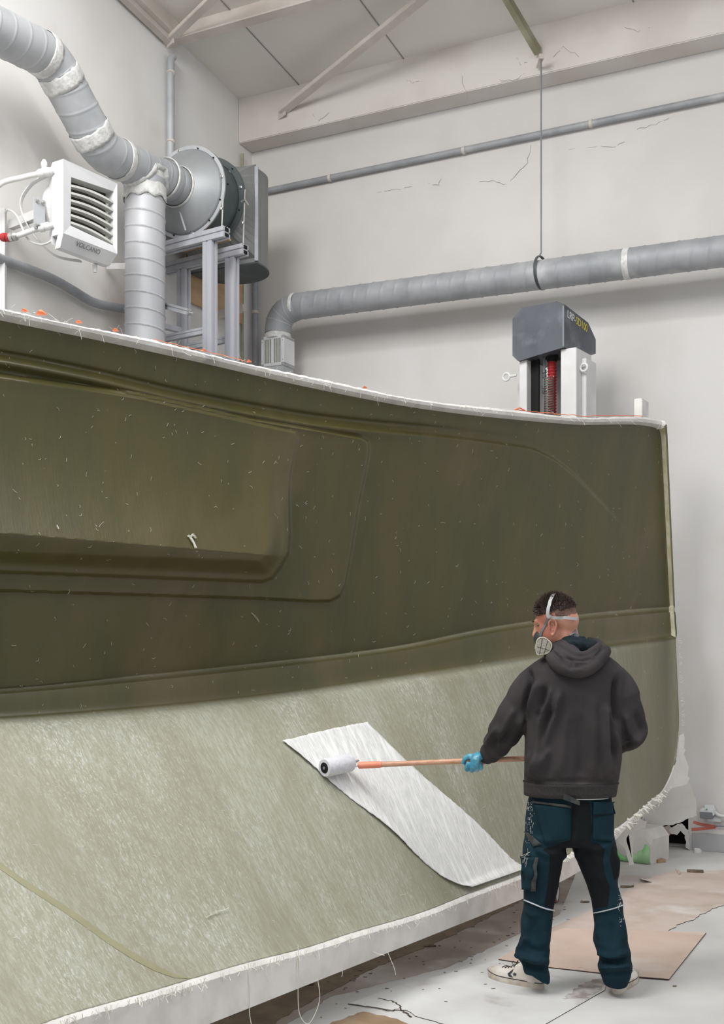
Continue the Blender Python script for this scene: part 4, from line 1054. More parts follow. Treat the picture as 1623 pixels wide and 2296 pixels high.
# debris
def chunk(px, py, sx, sy, sz, m_, name, label, cat, yaw=0.0, grp=None, jag=.3):
    c = fl(px, py); b = B(); n = 9; ring0 = []; 
    for i in range(n):
        a_ = 2 * math.pi * i / n; r_ = 1 - jag * random.random(); x = math.cos(a_) * sx * r_; y = math.sin(a_) * sy * r_
        ring0.append(c + Vector((x * math.cos(yaw) - y * math.sin(yaw), x * math.sin(yaw) + y * math.cos(yaw), .0)))
    b.loft([ring0, [p + UP * sz + Vector((jit(.006), jit(.006), jit(sz * .3))) for p in ring0]]); o = b.build(name, m_, smooth=False); return tag(o, label, cat, grp)
b = B(); p0 = fl(1440, 1919, .01); p1 = fl(1484, 1931, .01); b.bar(p0, p1, .035, .012, bev=.003)
tag(b.build('wood_offcut', M['wood'], smooth=False), 'flat tan wooden offcut lying by the green painted foam block', 'wood')
b = B(); b.bar(fl(1425, 1917, .012), fl(1468, 1912, .012), .03, .008, bev=.002); tag(b.build('cardboard_strip', M['woodd'], smooth=False), 'small dark strip beside the tan wooden offcut', 'scrap')
b = B(); b.bar(fl(1540, 1953, .01), fl(1577, 1954, .012), .018, .009, bev=.002); tag(b.build('dark_stick', M['woodd'], smooth=False), 'short dark stick on the far edge of the torn hardboard', 'stick')
b = B(); b.prism([fl(1513, 1949, .006), fl(1524, 1953, .02), fl(1523, 1962, .006)], UP * .004); tag(b.build('torn_flap', M['kraft2'], smooth=False), 'pointed torn flap sticking up left of the dark stick', 'scrap')
b = B(); b.prism([fl(1434, 1968, .006), fl(1462, 1978, .006), fl(1440, 1972, .03)], UP * .004); tag(b.build('torn_flap', M['kraft2'], smooth=False), 'long narrow torn flap on the ragged edge of the dusty hardboard', 'scrap')
chunk(1405, 1990, .05, .02, .012, M['woodd'], 'bark_scrap', 'brown splinter at the left end of the torn hardboard edge', 'scrap', .3)
chunk(1265, 1963, .05, .03, .035, M['woodd'], 'debris_lump', 'dark ragged debris lump seen between the legs of the man', 'scrap', .3, jag=.5)
b = B(); b.bar(fl(1268, 1962, .03), fl(1284, 1960, .03), .012, .003); tag(b.build('splinter', M['woodd'], smooth=False), 'thin splinter pointing right from the lump between the legs', 'scrap')
chunk(692, 2210, .035, .02, .015, M['woodd'], 'debris_lump', 'dark lump of dirt on the floor under the lip, left of the cracked board', 'scrap', .2, jag=.5)
chunk(965, 2123, .04, .014, .008, M['woodd'], 'bark_scrap', 'flat dark scrap on the floor under the lip in the middle', 'scrap', .1, jag=.5)
chunk(1512, 2212, .010, .007, .004, M['woodd'], 'chip', 'tiny dark chip on the white floor right of the right shoe', 'chip')
chunk(1311, 2024, .03, .012, .008, M['woodd'], 'bark_scrap', 'small reddish scrap between the knees at the edge of the hardboard', 'scrap', .2)
b = B()
for i in range(110):
    px = random.uniform(700, 1330); py = 2296 - random.random() ** .7 * 210 - (px - 700) * .12; c = fl(px, py, .004); l = random.uniform(.004, .02); a_ = random.uniform(-.5, .4)
    b.bar(c, c + Vector((math.cos(a_) * l, math.sin(a_) * l, 0)), random.uniform(.0012, .003), .001)
o = tag(b.build('floor_grit', M['woodd'], smooth=False), 'scattered dark grit and flakes on the floor under the mould lip', 'grit'); o['kind'] = 'stuff'
# hanging strands below the lip
def strand(pts, label, Yoff=-.05, grp='glass strands hanging from the lip'):
    P = [at(x, y, float(Yl(pts[0][0])) + Yoff) for x, y in pts]; b = B(); b.tube(smoothpath(P, 6), .0016, 5); tag(b.build('glass_strand', M['fibre']), label, 'strand', grp)
strand([(556, 2160), (559, 2200), (561, 2240), (559, 2270), (566, 2310)], 'long pale glass strand hanging from the lip at the left, by the dark notch')
strand([(668, 2118), (670, 2170), (668, 2230), (672, 2275), (690, 2296), (708, 2270), (717, 2235), (712, 2195)], 'looped pale glass strand hanging from the middle of the lip to the floor')
strand([(858, 2128), (868, 2134), (876, 2152), (884, 2172), (887, 2186)], 'curled glass strand hanging free below the lip right of the middle')
strand([(832, 2132), (845, 2138), (862, 2142)], 'very short strand at the lip, left of the curled one')
strand([(765, 2168), (768, 2176), (766, 2190)], 'tiny strand end below the lip between the looped and the curled strand')
# green painted foam block and hanging cloth at the right end
def gbox(px0, px1, y0, y1, Y, name, label, depth=.3, m_='greenfoam', bulge=.04):
    b = B(); a0 = at(px0, y1, Y + .25); a1 = at(px1, y1, Y); dd = (a1 - a0); dd.z = 0; L2 = dd.length; dd.normalize(); nn = Vector((-dd.y, dd.x, 0)); z1_ = EYE - (y0 - HY) * Y / F; rings = []
    prof = [(0, 0), (-.012, .03), (-.015, z1_ * .5), (0.0, z1_ * .8), (.04, z1_), (depth, z1_), (depth, 0)]
    for i in range(9):
        t = i / 8; q = a0 + dd * (L2 * t); e = 1 - .25 * (t > .9) - 0.03 * t
        rings.append([Vector((q.x, q.y, 0)) + nn * d_ + UP * (z_ * e) for d_, z_ in prof])
    b.loft(rings); return b.build(name, M[m_]), dd, nn, a0, L2, z1_
go, dd, nn, a0, L2, z1_ = gbox(1340, 1459, 1862, 1925, 8.0, 'painted_foam_block', '')
fp = fl(1459, 1925); 
tag(go, 'white foam block with green sprayed foot, on the floor at the right end', 'block')
b = B(); P_ = []
n = 24
for i in range(n + 1):
    t = i / n; q = a0 + dd * (L2 * t); P_.append(Vector((q.x, q.y, .004)) - nn * .0165)
Q_ = [p + UP * (.045 + .03 * math.sin(i * .9) + .02 * random.random() + .05 * (i > 18)) for i, p in enumerate(P_)]
b.loft([P_, Q_], closed=False); b.build('green_overspray', M['greenp'], go, solid=.002)
def ragsheet(poly, Yf, name, label, m_='film', rag=3.0, th=.004, cat='cloth'):
    P = []; n = len(poly)
    for i in range(n):
        x0, y0 = poly[i]; x1, y1 = poly[(i + 1) % n]; st_ = max(1, int(math.hypot(x1 - x0, y1 - y0) / 7))
        for k in range(st_):
            t = k / st_; x = x0 + (x1 - x0) * t + (jit(rag) if k else 0); y = y0 + (y1 - y0) * t + (jit(rag) if k else 0); P.append(at(x, y, Yf(x, y)))
    b = B(); a_ = [b.bm.verts.new(p) for p in P]; f_ = b.bm.faces.new(a_); bmesh.ops.triangulate(b.bm, faces=[f_])
    o = b.build(name, M[m_], smooth=False, solid=th); return tag(o, label, cat)
ragsheet([(1389, 1853), (1456, 1798), (1492, 1760), (1515, 1705), (1522, 1650), (1532, 1645), (1536, 1700), (1546, 1745), (1540, 1757), (1505, 1768), (1475, 1800), (1440, 1825), (1400, 1862)], lambda x, y: 8.0 - (1520 - x) * .006 * .6, 'frayed_cloth',
         'frayed whitish glass cloth fringe along the lower right edge of the mould', rag=4)
ragsheet([(1440, 1815), (1478, 1800), (1505, 1766), (1543, 1752), (1560, 1790), (1562, 1828), (1530, 1842), (1500, 1850), (1462, 1858), (1448, 1850)], lambda x, y: 8.35 + (y - 1800) * .001, 'plastic_film',
         'pale cloudy film hanging below the lower right end of the mould above the wall hole', rag=2)
ragsheet([(1378, 1868), (1400, 1850), (1432, 1832), (1450, 1842), (1446, 1856), (1412, 1864), (1404, 1880), (1412, 1905), (1422, 1938), (1410, 1940), (1398, 1900), (1380, 1880)], lambda x, y: 7.75, 'frayed_cloth',
         'torn cream cloth flap dangling in front of the foam block', rag=2.5)
# torn board around the wall hole
def wpoly(poly, off, name, m_, label, rag=2.0):
    P = []; n = len(poly)
    for i in range(n):
        x0, y0 = poly[i]; x1, y1 = poly[(i + 1) % n]; st_ = max(1, int(math.hypot(x1 - x0, y1 - y0) / 6))
        for k in range(st_):
            t = k / st_; P.append(rw(x0 + (x1 - x0) * t + (jit(rag) if k else 0), y0 + (y1 - y0) * t + (jit(rag) if k else 0), off))
    b = B(); b.prism(P, NR * .012); return tag(b.build(name, M[m_], smooth=False), label, 'board')
wpoly([(1470, 1855), (1500, 1850), (1510, 1858), (1498, 1877), (1486, 1866), (1474, 1868)], .002, 'torn_board', 'kraft2', 'torn brown board piece hanging over the top left of the wall hole')
wpoly([(1500, 1860), (1512, 1852), (1528, 1846), (1544, 1862), (1547, 1905), (1538, 1900), (1536, 1872), (1526, 1862), (1518, 1872), (1506, 1870)], .004, 'torn_board', 'foam', 'torn white board piece framing the right side of the wall hole')
wpoly([(1452, 1866), (1476, 1864), (1470, 1876), (1456, 1878)], .004, 'torn_board', 'skirt', 'grey torn strip at the left end of the wall hole')
# socket box with cable
sb = thing('socket_box', 'small grey electrical socket box on the wall above the red spray marks', 'socket', rw(1590, 1842, 0))
def wbx(px, py, off, hw, hd, hh, name, m_, bev=.004):
    c = rw(px, py, off); b = B(); b.box(c, hw, hd, hh, AXW, bev); return b.build(name, M[m_], sb, smooth=False)
wbx(1591, 1811, .02, .035, .02, .02, 'back_plate', 'white'); wbx(1587, 1820, .05, .05, .045, .022, 'socket_lid', 'white'); wbx(1585, 1827, .06, .045, .04, .024, 'socket_body', 'grey'); wbx(1584, 1815, .10, .006, .004, .008, 'green_mark', 'greenp')
wbx(1601, 1836, .02, .05, .012, .02, 'junction_plate', 'white')
b = B(); b.tube(smoothpath([rw(1602, 1820, .04), rw(1612, 1828, .05), rw(1640, 1832, .04), rw(1700, 1836, .03), rw(2100, 1850, .03)], 6), .012, 10); b.build('cable', M['cable'], sb)
b = B(); b.tube(smoothpath([rw(1602, 1852, .02), rw(1640, 1853, .02), rw(1700, 1853, .02), rw(2100, 1860, .02)], 6), .005, 8); b.build('cable', M['grey'], sb)
chunk(1564, 1912, .03, .02, .03, M['foam'], 'foam_crumb', 'white foam crumb at the foot of the grey skirting', 'scrap', 0)

# ------------------------------------------------------------------ THE MAN
PY = 5.06; PM = F / PY
def pp(x, y, d=0.0): return at(x, y, PY + d)
man = thing('person', 'man in dark hoodie and teal trousers seen from behind, holding the roller pole', 'person', Vector((.93, PY, 0)))
M['skin'] = mat('skin', (206, 150, 126), .5, c2=(190, 128, 106), scale=14, c3=(178, 112, 94), s3=7, lo3=.52, hi3=.75, sss=.08)
M['hair'] = mat('dark_brown_hair', (78, 60, 52), .4, c2=(40, 31, 28), scale=60, stretch=(1, 1, .3))
M['stub'] = mat('shaved_hair_stubble', (122, 92, 78), .7, c2=(96, 70, 60), scale=120)
M['hood'] = mat('charcoal_sweatshirt', (66, 62, 63), .95, c2=(57, 54, 55), scale=5, c3=(76, 70, 70), s3=3, bump=.15, bscale=260, spec=.15)
M['rib'] = mat('charcoal_rib_knit', (70, 66, 66), .95, c2=(56, 54, 54), scale=90, stretch=(6, 6, .4), spec=.15)
M['lining'] = mat('dark_teal_lining', (30, 41, 46), .9, c2=(25, 34, 38), spec=.2)
M['teal'] = mat('teal_work_cloth', (21, 47, 57), .9, c2=(18, 40, 50), scale=8, c3=(34, 66, 76), s3=5, lo3=.6, hi3=.8, bump=.1, bscale=180, spec=.2)
M['blk'] = mat('black_stretch_cloth', (20, 24, 26), .9, c2=(26, 29, 31), scale=9, spec=.2)
M['refl'] = mat('grey_reflective_piping', (196, 200, 206), .4)
M['grimy'] = mat('worn_grey_trim', (44, 48, 47), .9, c2=(68, 71, 68), scale=30)
M['glove'] = mat('blue_nitrile_glove', (64, 146, 176), .4, c2=(96, 172, 196), scale=20, c3=(150, 190, 204), s3=26, lo3=.55, hi3=.72, bump=.5, bscale=60)
M['tee'] = mat('white_tshirt', (216, 214, 212), .9)
M['rub'] = mat('offwhite_shoe_rubber', (216, 208, 196), .6, c2=(186, 172, 156), scale=14)
M['canv'] = mat('offwhite_shoe_upper', (224, 218, 210), .75, c2=(208, 200, 190), scale=9)
M['navy'] = mat('dark_navy_shoe_mark', (52, 56, 64), .7)
M['lace'] = mat('dark_shoelace', (60, 52, 46), .9)
M['strap'] = mat('grey_rubber_strap', (176, 176, 176), .55)
M['strapd'] = mat('dark_grey_strap', (118, 118, 124), .6)
M['resp'] = mat('dark_respirator_rubber', (52, 56, 60), .6)
M['filt'] = mat('beige_filter_case', (206, 200, 184), .6)
M['grid'] = mat('filter_grille', (146, 142, 128), .7)

def ring(x, y, d, hw, hd, n=28, sq=2.3, tilt=0.0, dy=0.0):
    """horizontal ring: centre in photo units at depth offset d, half width px, half depth m, tilt = px rise of right side"""
    out = []
    for i in range(n):
        a = 2 * math.pi * i / n; ca, sa = math.cos(a), math.sin(a)
        ex = abs(ca) ** (2 / sq) * (1 if ca > 0 else -1); ey = abs(sa) ** (2 / sq) * (1 if sa > 0 else -1)
        c = pp(x, y, d); out.append(c + Vector((ex * hw / PM, ey * hd, ex * tilt / PM)))
    return out
RELAX = 7
FK = 3.0
def displace(me, folds, extra=None):
    """folds: (points in photo units, amplitude m, width px); acts along the vertex normal on the viewer's side"""
    n = len(me.vertices); co = np.empty(n * 3); me.vertices.foreach_get('co', co); co = co.reshape(-1, 3)
    no = np.empty(n * 3); me.vertices.foreach_get('normal', no) if False else None
    no = np.array([v.normal[:] for v in me.vertices])
    px = CX + co[:, 0] / co[:, 1] * F; py = HY - (co[:, 2] - EYE) / co[:, 1] * F; face = np.clip(-no[:, 1] * 2.5 + .3, 0, 1)
    dsp = np.zeros(n)
    folds = [(P, a * FK, w) for P, a, w in folds]
    for P, amp, wd in folds:
        P = np.array(P, float)
        if len(P) > 2: P = np.array(smoothpoly([tuple(p) for p in P], 5))
        best = np.full(n, 1e9); tb = np.zeros(n)
        for i in range(len(P) - 1):
            a, c = P[i], P[i + 1]; e = c - a; t = np.clip(((px - a[0]) * e[0] + (py - a[1]) * e[1]) / (e @ e), 0, 1)
            d = np.hypot(px - a[0] - e[0] * t, py - a[1] - e[1] * t); k = d < best; best = np.where(k, d, best); tb = np.where(k, (i + t) / (len(P) - 1), tb)
        dsp += amp * np.exp(-(best / (wd * .85)) ** 2) * np.clip(np.sin(np.pi * np.clip(tb * .94 + .03, 0, 1)) * 2.2, 0, 1)
    co = co + no * (dsp * face)[:, None]
    if extra: co = extra(co, no, px, py)
    # relax the displaced cloth a little
    ne = len(me.edges); ed = np.empty(ne * 2, np.int32); me.edges.foreach_get('vertices', ed); ed = ed.reshape(-1, 2)
    deg = np.bincount(ed.ravel(), minlength=n).astype(float)[:, None]; hot = (np.abs(dsp) > 2e-4)
    for it in range(RELAX):
        acc = np.zeros_like(co)
        for k in range(3):
            acc[:, k] = np.bincount(ed[:, 0], co[ed[:, 1], k], n) + np.bincount(ed[:, 1], co[ed[:, 0], k], n)
        co = np.where(hot[:, None], co * .5 + .5 * acc / np.maximum(deg, 1), co)
    me.vertices.foreach_set('co', co.ravel()); me.update()

# ---- body (continuous): head, neck, torso core, arms, legs
HC = pp(1243, 1387, .02)
yaw = R(18); look = Vector((-math.cos(yaw), math.sin(yaw), -.36)).normalized(); sideN = Vector((-math.sin(yaw), -math.cos(yaw), 0)).normalized(); hup = look.cross(sideN).normalized()
if hup.z < 0: hup = -hup
def hd(f, u_, s_=0.0): return HC + look * f + hup * u_ + sideN * s_
def ell(b, c, rf, ru, rs, n=20):
    rings = []
    for i in range(1, n):
        a = math.pi * i / n; r = math.sin(a); rings.append([c + hup * (math.cos(a) * ru) + look * (r * rf * math.cos(2 * math.pi * k / 24)) + sideN * (r * rs * math.sin(2 * math.pi * k / 24)) for k in range(24)])
    b.loft(rings)
hb = B()
ell(hb, hd(-.012, .016), .089, .072, .074)            # cranium
ell(hb, hd(.034, -.045), .058, .078, .058)           # face
ell(hb, hd(.050, -.098), .036, .026, .036)           # chin and jaw
ell(hb, hd(-.045, -.02), .056, .062, .064)           # back of the head
hb.tube([hd(.088, .000), hd(.096, -.018), hd(.108, -.040), hd(.100, -.048), hd(.088, -.050)], [.008, .009, .013, .012, .008], 10)   # nose
hb.tube([hd(.078, .012, .04), hd(.085, .014, .018), hd(.087, .014, 0), hd(.085, .014, -.018), hd(.078, .012, -.04)], .009, 8)        # brow
hb.tube([hd(.084, -.068, .018), hd(.091, -.068, 0), hd(.084, -.068, -.018)], .008, 8)                                               # lips
hb.tube([pp(1262, 1400, .02), pp(1268, 1430, .015), pp(1274, 1458, .01), pp(1276, 1490, .02)], [.056, .058, .064, .07], 20)          # neck
hb.loft([ring(1276, 1480, .02, 46, .06), ring(1284, 1530, .02, 86, .09), ring(1284, 1640, .02, 80, .10), ring(1281, 1740, .02, 76, .09), ring(1280, 1820, .02, 74, .09), ring(1280, 1870, .02, 70, .08)])
hb.tube([pp(1205, 1535, .03), pp(1168, 1580, .06), pp(1128, 1646, .14), pp(1090, 1694, .24), pp(1076, 1706, .29)], [.035, .04, .035, .03, .026], 14)
hb.tube([pp(1378, 1520, .03), pp(1404, 1580, .02), pp(1416, 1638, .05), pp(1372, 1674, .2), pp(1300, 1698, .33)], [.035, .04, .035, .032, .026], 14)
hb.tube([pp(1222, 1870, 0), pp(1214, 1950, 0), pp(1206, 2040, 0), pp(1200, 2110, 0), pp(1194, 2185, -.01)], [.075, .062, .045, .04, .03], 18)
hb.tube([pp(1334, 1870, 0), pp(1341, 1950, 0), pp(1362, 2040, -.02), pp(1371, 2110, -.02), pp(1382, 2195, -.03)], [.075, .062, .045, .04, .03], 18)
bm_ = remesh(hb, .006, 5)
body = link('body', bm_, M['skin'], man, recentre=False)
HB = bvh_of(bm_)
# ear (near side) and eye
b = B(); ec = None
ep, en = hit(HB, 1238, 1408)
eu = (pp(1236, 1392) - pp(1240, 1424)).normalized(); ef = eu.cross(en).normalized()
if ef.x > 0: ef = -ef
def ea(f, u2, o=0): return ep + ef * f + eu * u2 + en * o
b = B()
rim = [ea(.010, -.004, .004), ea(.014, .012, .010), ea(.012, .026, .014), ea(.0, .033, .016), ea(-.013, .027, .020), ea(-.016, .010, .021), ea(-.011, -.010, .016), ea(-.003, -.026, .009), ea(.004, -.031, .005), ea(.007, -.022, .003)]
b.tube(smoothpath(rim, 4), .0042, 8)
b.tube(smoothpath([ea(.004, .020, .008), ea(-.007, .012, .011), ea(-.006, -.004, .009), ea(.002, -.012, .005)], 4), .004, 8)
b.loft([[ea(.008, .016, .003), ea(0, .029, .007), ea(-.012, .022, .010), ea(-.013, .004, .012), ea(-.008, -.012, .008), ea(.002, -.026, .004), ea(.008, -.010, .002)], [ea(.008, .016, -.008), ea(0, .029, -.008), ea(-.012, .022, -.008), ea(-.013, .004, -.008), ea(-.008, -.012, -.008), ea(.002, -.026, -.008), ea(.008, -.010, -.008)]])
me = remesh(b, .0018, 2); link('ear', me, M['skin'], man)
b = B()
for s_ in (1, -1):
    ell(b, hd(.071, -.004, .030 * s_), .009, .005, .012, 8)
M['eye'] = mat('eye', (120, 110, 104), .3, c2=(70, 60, 54), scale=90); b.build('eye', M['eye'], man)
b = B()
for s_ in (1, -1): b.tube([hd(.079, .016, .05 * s_), hd(.088, .020, .035 * s_), hd(.092, .018, .014 * s_)], [.002, .004, .003], 6)
b.build('eyebrow', M['hair'], man)

# ---- hair: short back and sides as a thin cap, longer tufts on top
def capmesh(test, off, step=.0045):
    b = B(); vs = {}; me = bm_
    n = len(me.vertices); keep = {}
    for p in me.polygons:
        c = p.center
        if c.z < 1.46: continue
        if test(c): 
            ids = []
            for v in p.vertices:
                if v not in keep:
                    vv = me.vertices[v]; keep[v] = b.bm.verts.new(vv.co + vv.normal * off)
                ids.append(keep[v])
            b.bm.faces.new(ids)
    return b
def loc(c): d = c - HC; return d.dot(look), d.dot(hup), d.dot(sideN)
def t_fade(c):
    f, u2, s_ = loc(c); return u2 > (-.012 if f < -.02 else .02 + max(0, f) * .25) and f < .085 and f > -.2
def t_top(c):
    f, u2, s_ = loc(c); return u2 > (.030 - .012 * (f < -.04) + max(0, f - .03) * .35)
b = capmesh(t_top, .0035); M['hair']; b.build('hair_cap', M['hair'], man, solid=.004)
b = B(); hr = random.Random(3); cnt = 0
tv = [v for v in bm_.vertices if v.co.z > 1.5 and t_top(v.co)]
for i in range(3800):
    v = tv[hr.randrange(len(tv))]; f, u2, s_ = loc(v.co); n = v.normal
    top = max(0, min(1, (u2 - .03) / .06)); L_ = (.008 + .018 * top * (1 if f > -.06 else .6)) * hr.uniform(.6, 1.35)
    dir_ = (n * .75 + look * (.30 if f > .0 else .05) + hup * .35 - UP * (.1 if u2 < .05 else -.15) + Vector((hr.uniform(-.3, .3), hr.uniform(-.3, .3), hr.uniform(-.25, .3)))).normalized()
    w_ = hr.uniform(.0010, .0022); p0_ = v.co + n * .004; p1_ = p0_ + dir_ * L_ * .55 + n * .002; p2_ = p0_ + dir_ * L_ - UP * (.004 if f > .04 else 0)
    b.tube([p0_, p1_, p2_], [w_, w_ * .8, w_ * .15], 4, cap=False)
b.build('hair', M['hair'], man)
b = capmesh(lambda c: t_fade(c) and not (loc(c)[1] > .05), .0008); b.build('shaved_hair', M['stub'], man)

# ---- hoodie
tb = B()
T = [(1278, 1783, 102, .135), (1280, 1764, 101, .135), (1280, 1750, 105, .15), (1284, 1700, 108, .155), (1285, 1650, 108, .155), (1286, 1600, 109, .155), (1288, 1555, 112, .148), (1290, 1525, 114, .138), (1290, 1503, 110, .124), (1290, 1486, 94, .108), (1292, 1472, 74, .092), (1288, 1461, 52, .08)]
tb.loft([ring(x, y, .02, hw, hd_, sq=2.5) for x, y, hw, hd_ in T])
tb.tube(smoothpath([pp(1226, 1522, .02), pp(1196, 1543, .03), pp(1170, 1580, .06), pp(1143, 1622, .10), pp(1122, 1656, .16), pp(1106, 1680, .20), pp(1094, 1693, .235)], 3), [46 / PM] * 3 + [45 / PM] * 3 + [42 / PM] * 3 + [39 / PM] * 3 + [33 / PM] * 3 + [26 / PM] * 3 + [21 / PM], 20)
tb.tube(smoothpath([pp(1352, 1522, .02), pp(1380, 1543, .02), pp(1397, 1580, .01), pp(1410, 1622, .02), pp(1414, 1643, .06), pp(1392, 1655, .15), pp(1345, 1680, .27), pp(1318, 1690, .33)], 3), [46 / PM] * 3 + [45 / PM] * 3 + [40 / PM] * 3 + [38 / PM] * 3 + [36 / PM] * 3 + [33 / PM] * 3 + [26 / PM] * 4, 20)
tm = remesh(tb, .0065, 9)
folds = [([(1207, 1530), (1196, 1560), (1180, 1600), (1140, 1650)], .010, 9), ([(1222, 1540), (1215, 1580), (1205, 1610)], -.010, 7), ([(1236, 1545), (1228, 1575), (1210, 1600)], .009, 6),
         ([(1256, 1550), (1244, 1600), (1225, 1650), (1200, 1740)], .013, 9), ([(1240, 1590), (1222, 1640), (1212, 1700)], -.012, 9), ([(1218, 1590), (1212, 1640), (1206, 1690), (1196, 1740)], .010, 8),
         ([(1232, 1680), (1214, 1720), (1206, 1748)], .009, 7), ([(1188, 1690), (1184, 1745)], .007, 6), ([(1358, 1580), (1360, 1660), (1366, 1745)], .012, 9), ([(1378, 1640), (1380, 1700), (1374, 1745)], .010, 6), ([(1368, 1600), (1371, 1700)], -.010, 7),
         ([(1384, 1520), (1380, 1570), (1388, 1620)], -.016, 7), ([(1180, 1500), (1188, 1530), (1182, 1570), (1178, 1615)], -.013, 7), ([(1330, 1560), (1332, 1640), (1330, 1740)], .005, 12),
         ([(1118, 1628), (1098, 1660), (1090, 1675)], .009, 6), ([(1112, 1650), (1104, 1672)], -.008, 5), ([(1152, 1590), (1135, 1625), (1120, 1650)], .008, 7), ([(1162, 1622), (1140, 1650), (1122, 1672)], -.010, 8),
         ([(1425, 1600), (1440, 1640)], -.008, 6), ([(1410, 1660), (1432, 1650), (1446, 1640)], .009, 6), ([(1400, 1672), (1425, 1664)], -.007, 4), ([(1400, 1600), (1412, 1640), (1432, 1656)], .008, 7),
         ([(1180, 1752), (1280, 1752), (1384, 1752)], -.007, 3.5), ([(1270, 1600), (1262, 1680), (1250, 1740)], .004, 12), ([(1300, 1600), (1304, 1690), (1300, 1742)], -.004, 12)]
def hem(co, no, px, py): return co
displace(tm, folds, hem)
hood = link('hoodie', tm, M['hood'], man); TB = bvh_of(tm)
b = B(); b.loft([ring(1279, 1752, .02, 106, .150, sq=2.5), ring(1279, 1757, .02, 103.5, .145, sq=2.5), ring(1278, 1772, .02, 102.5, .142, sq=2.5), ring(1277, 1782, .02, 101.5, .138, sq=2.5)], cap=False); b.build('hem_band', M['rib'], man, solid=.004)
b = B(); cpa, cpb = pp(1098, 1688, .222), pp(1088, 1698, .25); b.tube([cpa, cpb], [21 / PM, 19 / PM], 22); b.build('cuff', M['rib'], man)
# white t-shirt strip under the hem
b = B(); b.loft([ring(1300, 1776, .02, 70, .128), ring(1302, 1785, .02, 62, .127), ], cap=False); b.build('tshirt', M['tee'], man, solid=.003)

# ---- hood: stacked cloth rolls lying on the upper back
ho = B()
def hp2(x, y, d): return pp(x, y, d)
def roll(pts, r): ho.tube(smoothpath([hp2(*p) for p in pts], 6), r, 12)
roll([(1232, 1462, -.02), (1243, 1482, -.09), (1262, 1498, -.125), (1295, 1506, -.135), (1325, 1496, -.125), (1345, 1476, -.09), (1356, 1458, -.03)], .030)
roll([(1236, 1452, -.0), (1254, 1468, -.085), (1282, 1484, -.12), (1308, 1487, -.125), (1332, 1474, -.10), (1350, 1456, -.05)], .026)
roll([(1241, 1444, .02), (1262, 1450, -.06), (1288, 1466, -.10), (1310, 1470, -.105), (1328, 1460, -.09), (1343, 1448, -.06)], .020)
roll([(1246, 1440, .03), (1262, 1440, -.045), (1280, 1450, -.08), (1297, 1460, -.09)], .013)
roll([(1236, 1456, .03), (1240, 1440, .07), (1262, 1430, .10)], .022); roll([(1352, 1458, .0), (1340, 1446, .07), (1318, 1440, .11)], .026)
roll([(1240, 1470, -.02), (1275, 1485, -.07), (1310, 1490, -.08), (1345, 1468, -.04)], .05)
roll([(1250, 1462, .0), (1290, 1470, -.04), (1335, 1462, -.01)], .05)
hm = remesh(ho, .0045, 4)
FK = 1.3
displace(hm, [([(1238, 1460), (1262, 1484), (1282, 1500)], -.010, 3.2), ([(1250, 1452), (1275, 1476), (1300, 1480), (1325, 1478)], -.010, 3), ([(1262, 1474), (1282, 1482), (1285, 1494), (1300, 1497)], -.009, 3),
              ([(1275, 1461), (1272, 1450)], -.003, 2), ([(1290, 1498), (1305, 1504)], .005, 4), ([(1335, 1472), (1345, 1462), (1350, 1456)], -.008, 3), 
              ([(1314, 1452), (1317, 1462)], -.003, 2)])
link('hood', hm, M['hood'], man); FK = 1.7
b = B(); b.tube(smoothpath([pp(1262, 1444, -.035), pp(1290, 1447, -.075), pp(1318, 1452, -.075), pp(1334, 1446, -.05)], 5), .024, 12)
b.tube(smoothpath([pp(1256, 1438, -.01), pp(1280, 1434, -.055), pp(1308, 1440, -.065), pp(1330, 1443, -.04)], 5), .017, 12); b.tube(smoothpath([pp(1252, 1432, .01), pp(1280, 1440, -.02), pp(1310, 1442, -.01)], 5), .03, 12)
me = remesh(b, .004, 3); displace(me, [([(1280, 1440), (1296, 1452)], -.006, 3), ([(1300, 1436), (1310, 1450)], .005, 4)]); link('hood_lining', me, M['lining'], man)

# ---- trousers
lb = B()
lb.loft([ring(1279, 1776, .02, 90, .12), ring(1277, 1800, .02, 95, .125), ring(1276, 1840, .02, 99, .13), ring(1276, 1872, .02, 100, .13), ring(1279, 1892, .02, 102, .12)])
def leg(rs): lb.loft([ring(x, y, d, hw, hd_, n=24, sq=2.2, tilt=t) for x, y, d, hw, hd_, t in rs])
leg([(1226, 1870, .01, 48, .11, 0), (1220, 1900, .01, 48, .105, 0), (1216, 1930, .0, 44.5, .10, 0), (1214, 1965, .0, 42, .092, 0), (1211, 2000, .0, 37, .085, 0), (1207, 2035, .0, 33, .08, 0), (1202, 2068, .0, 35.5, .08, 0), (1201, 2100, .0, 33, .078, 0), (1196, 2125, .0, 37, .085, 0), (1192, 2140, .0, 38.5, .09, -4), (1195, 2160, .0, 34, .08, -8), (1202, 2178, -.005, 31, .075, -12), (1207, 2192, -.01, 24, .07, -14)])
leg([(1328, 1870, .01, 46, .11, 0), (1332, 1900, .01, 50, .105, 0), (1337, 1925, .0, 46, .10, 0), (1343, 1955, .0, 39.5, .092, 0), (1350, 1985, .0, 34, .085, 0), (1361, 2020, -.01, 34.5, .08, 0), (1363, 2045, -.01, 33, .08, 0), (1367, 2075, -.02, 33.5, .08, 0), (1368, 2110, -.03, 38, .085, 0), (1376, 2135, -.035, 37, .088, 0), (1380, 2150, -.04, 33.5, .08, 0), (1378, 2168, -.045, 38.5, .088, 0), (1380, 2188, -.05, 32, .08, 0), (1379, 2208, -.05, 24.5, .072, 0)])
lm = remesh(lb, .0065, 6)
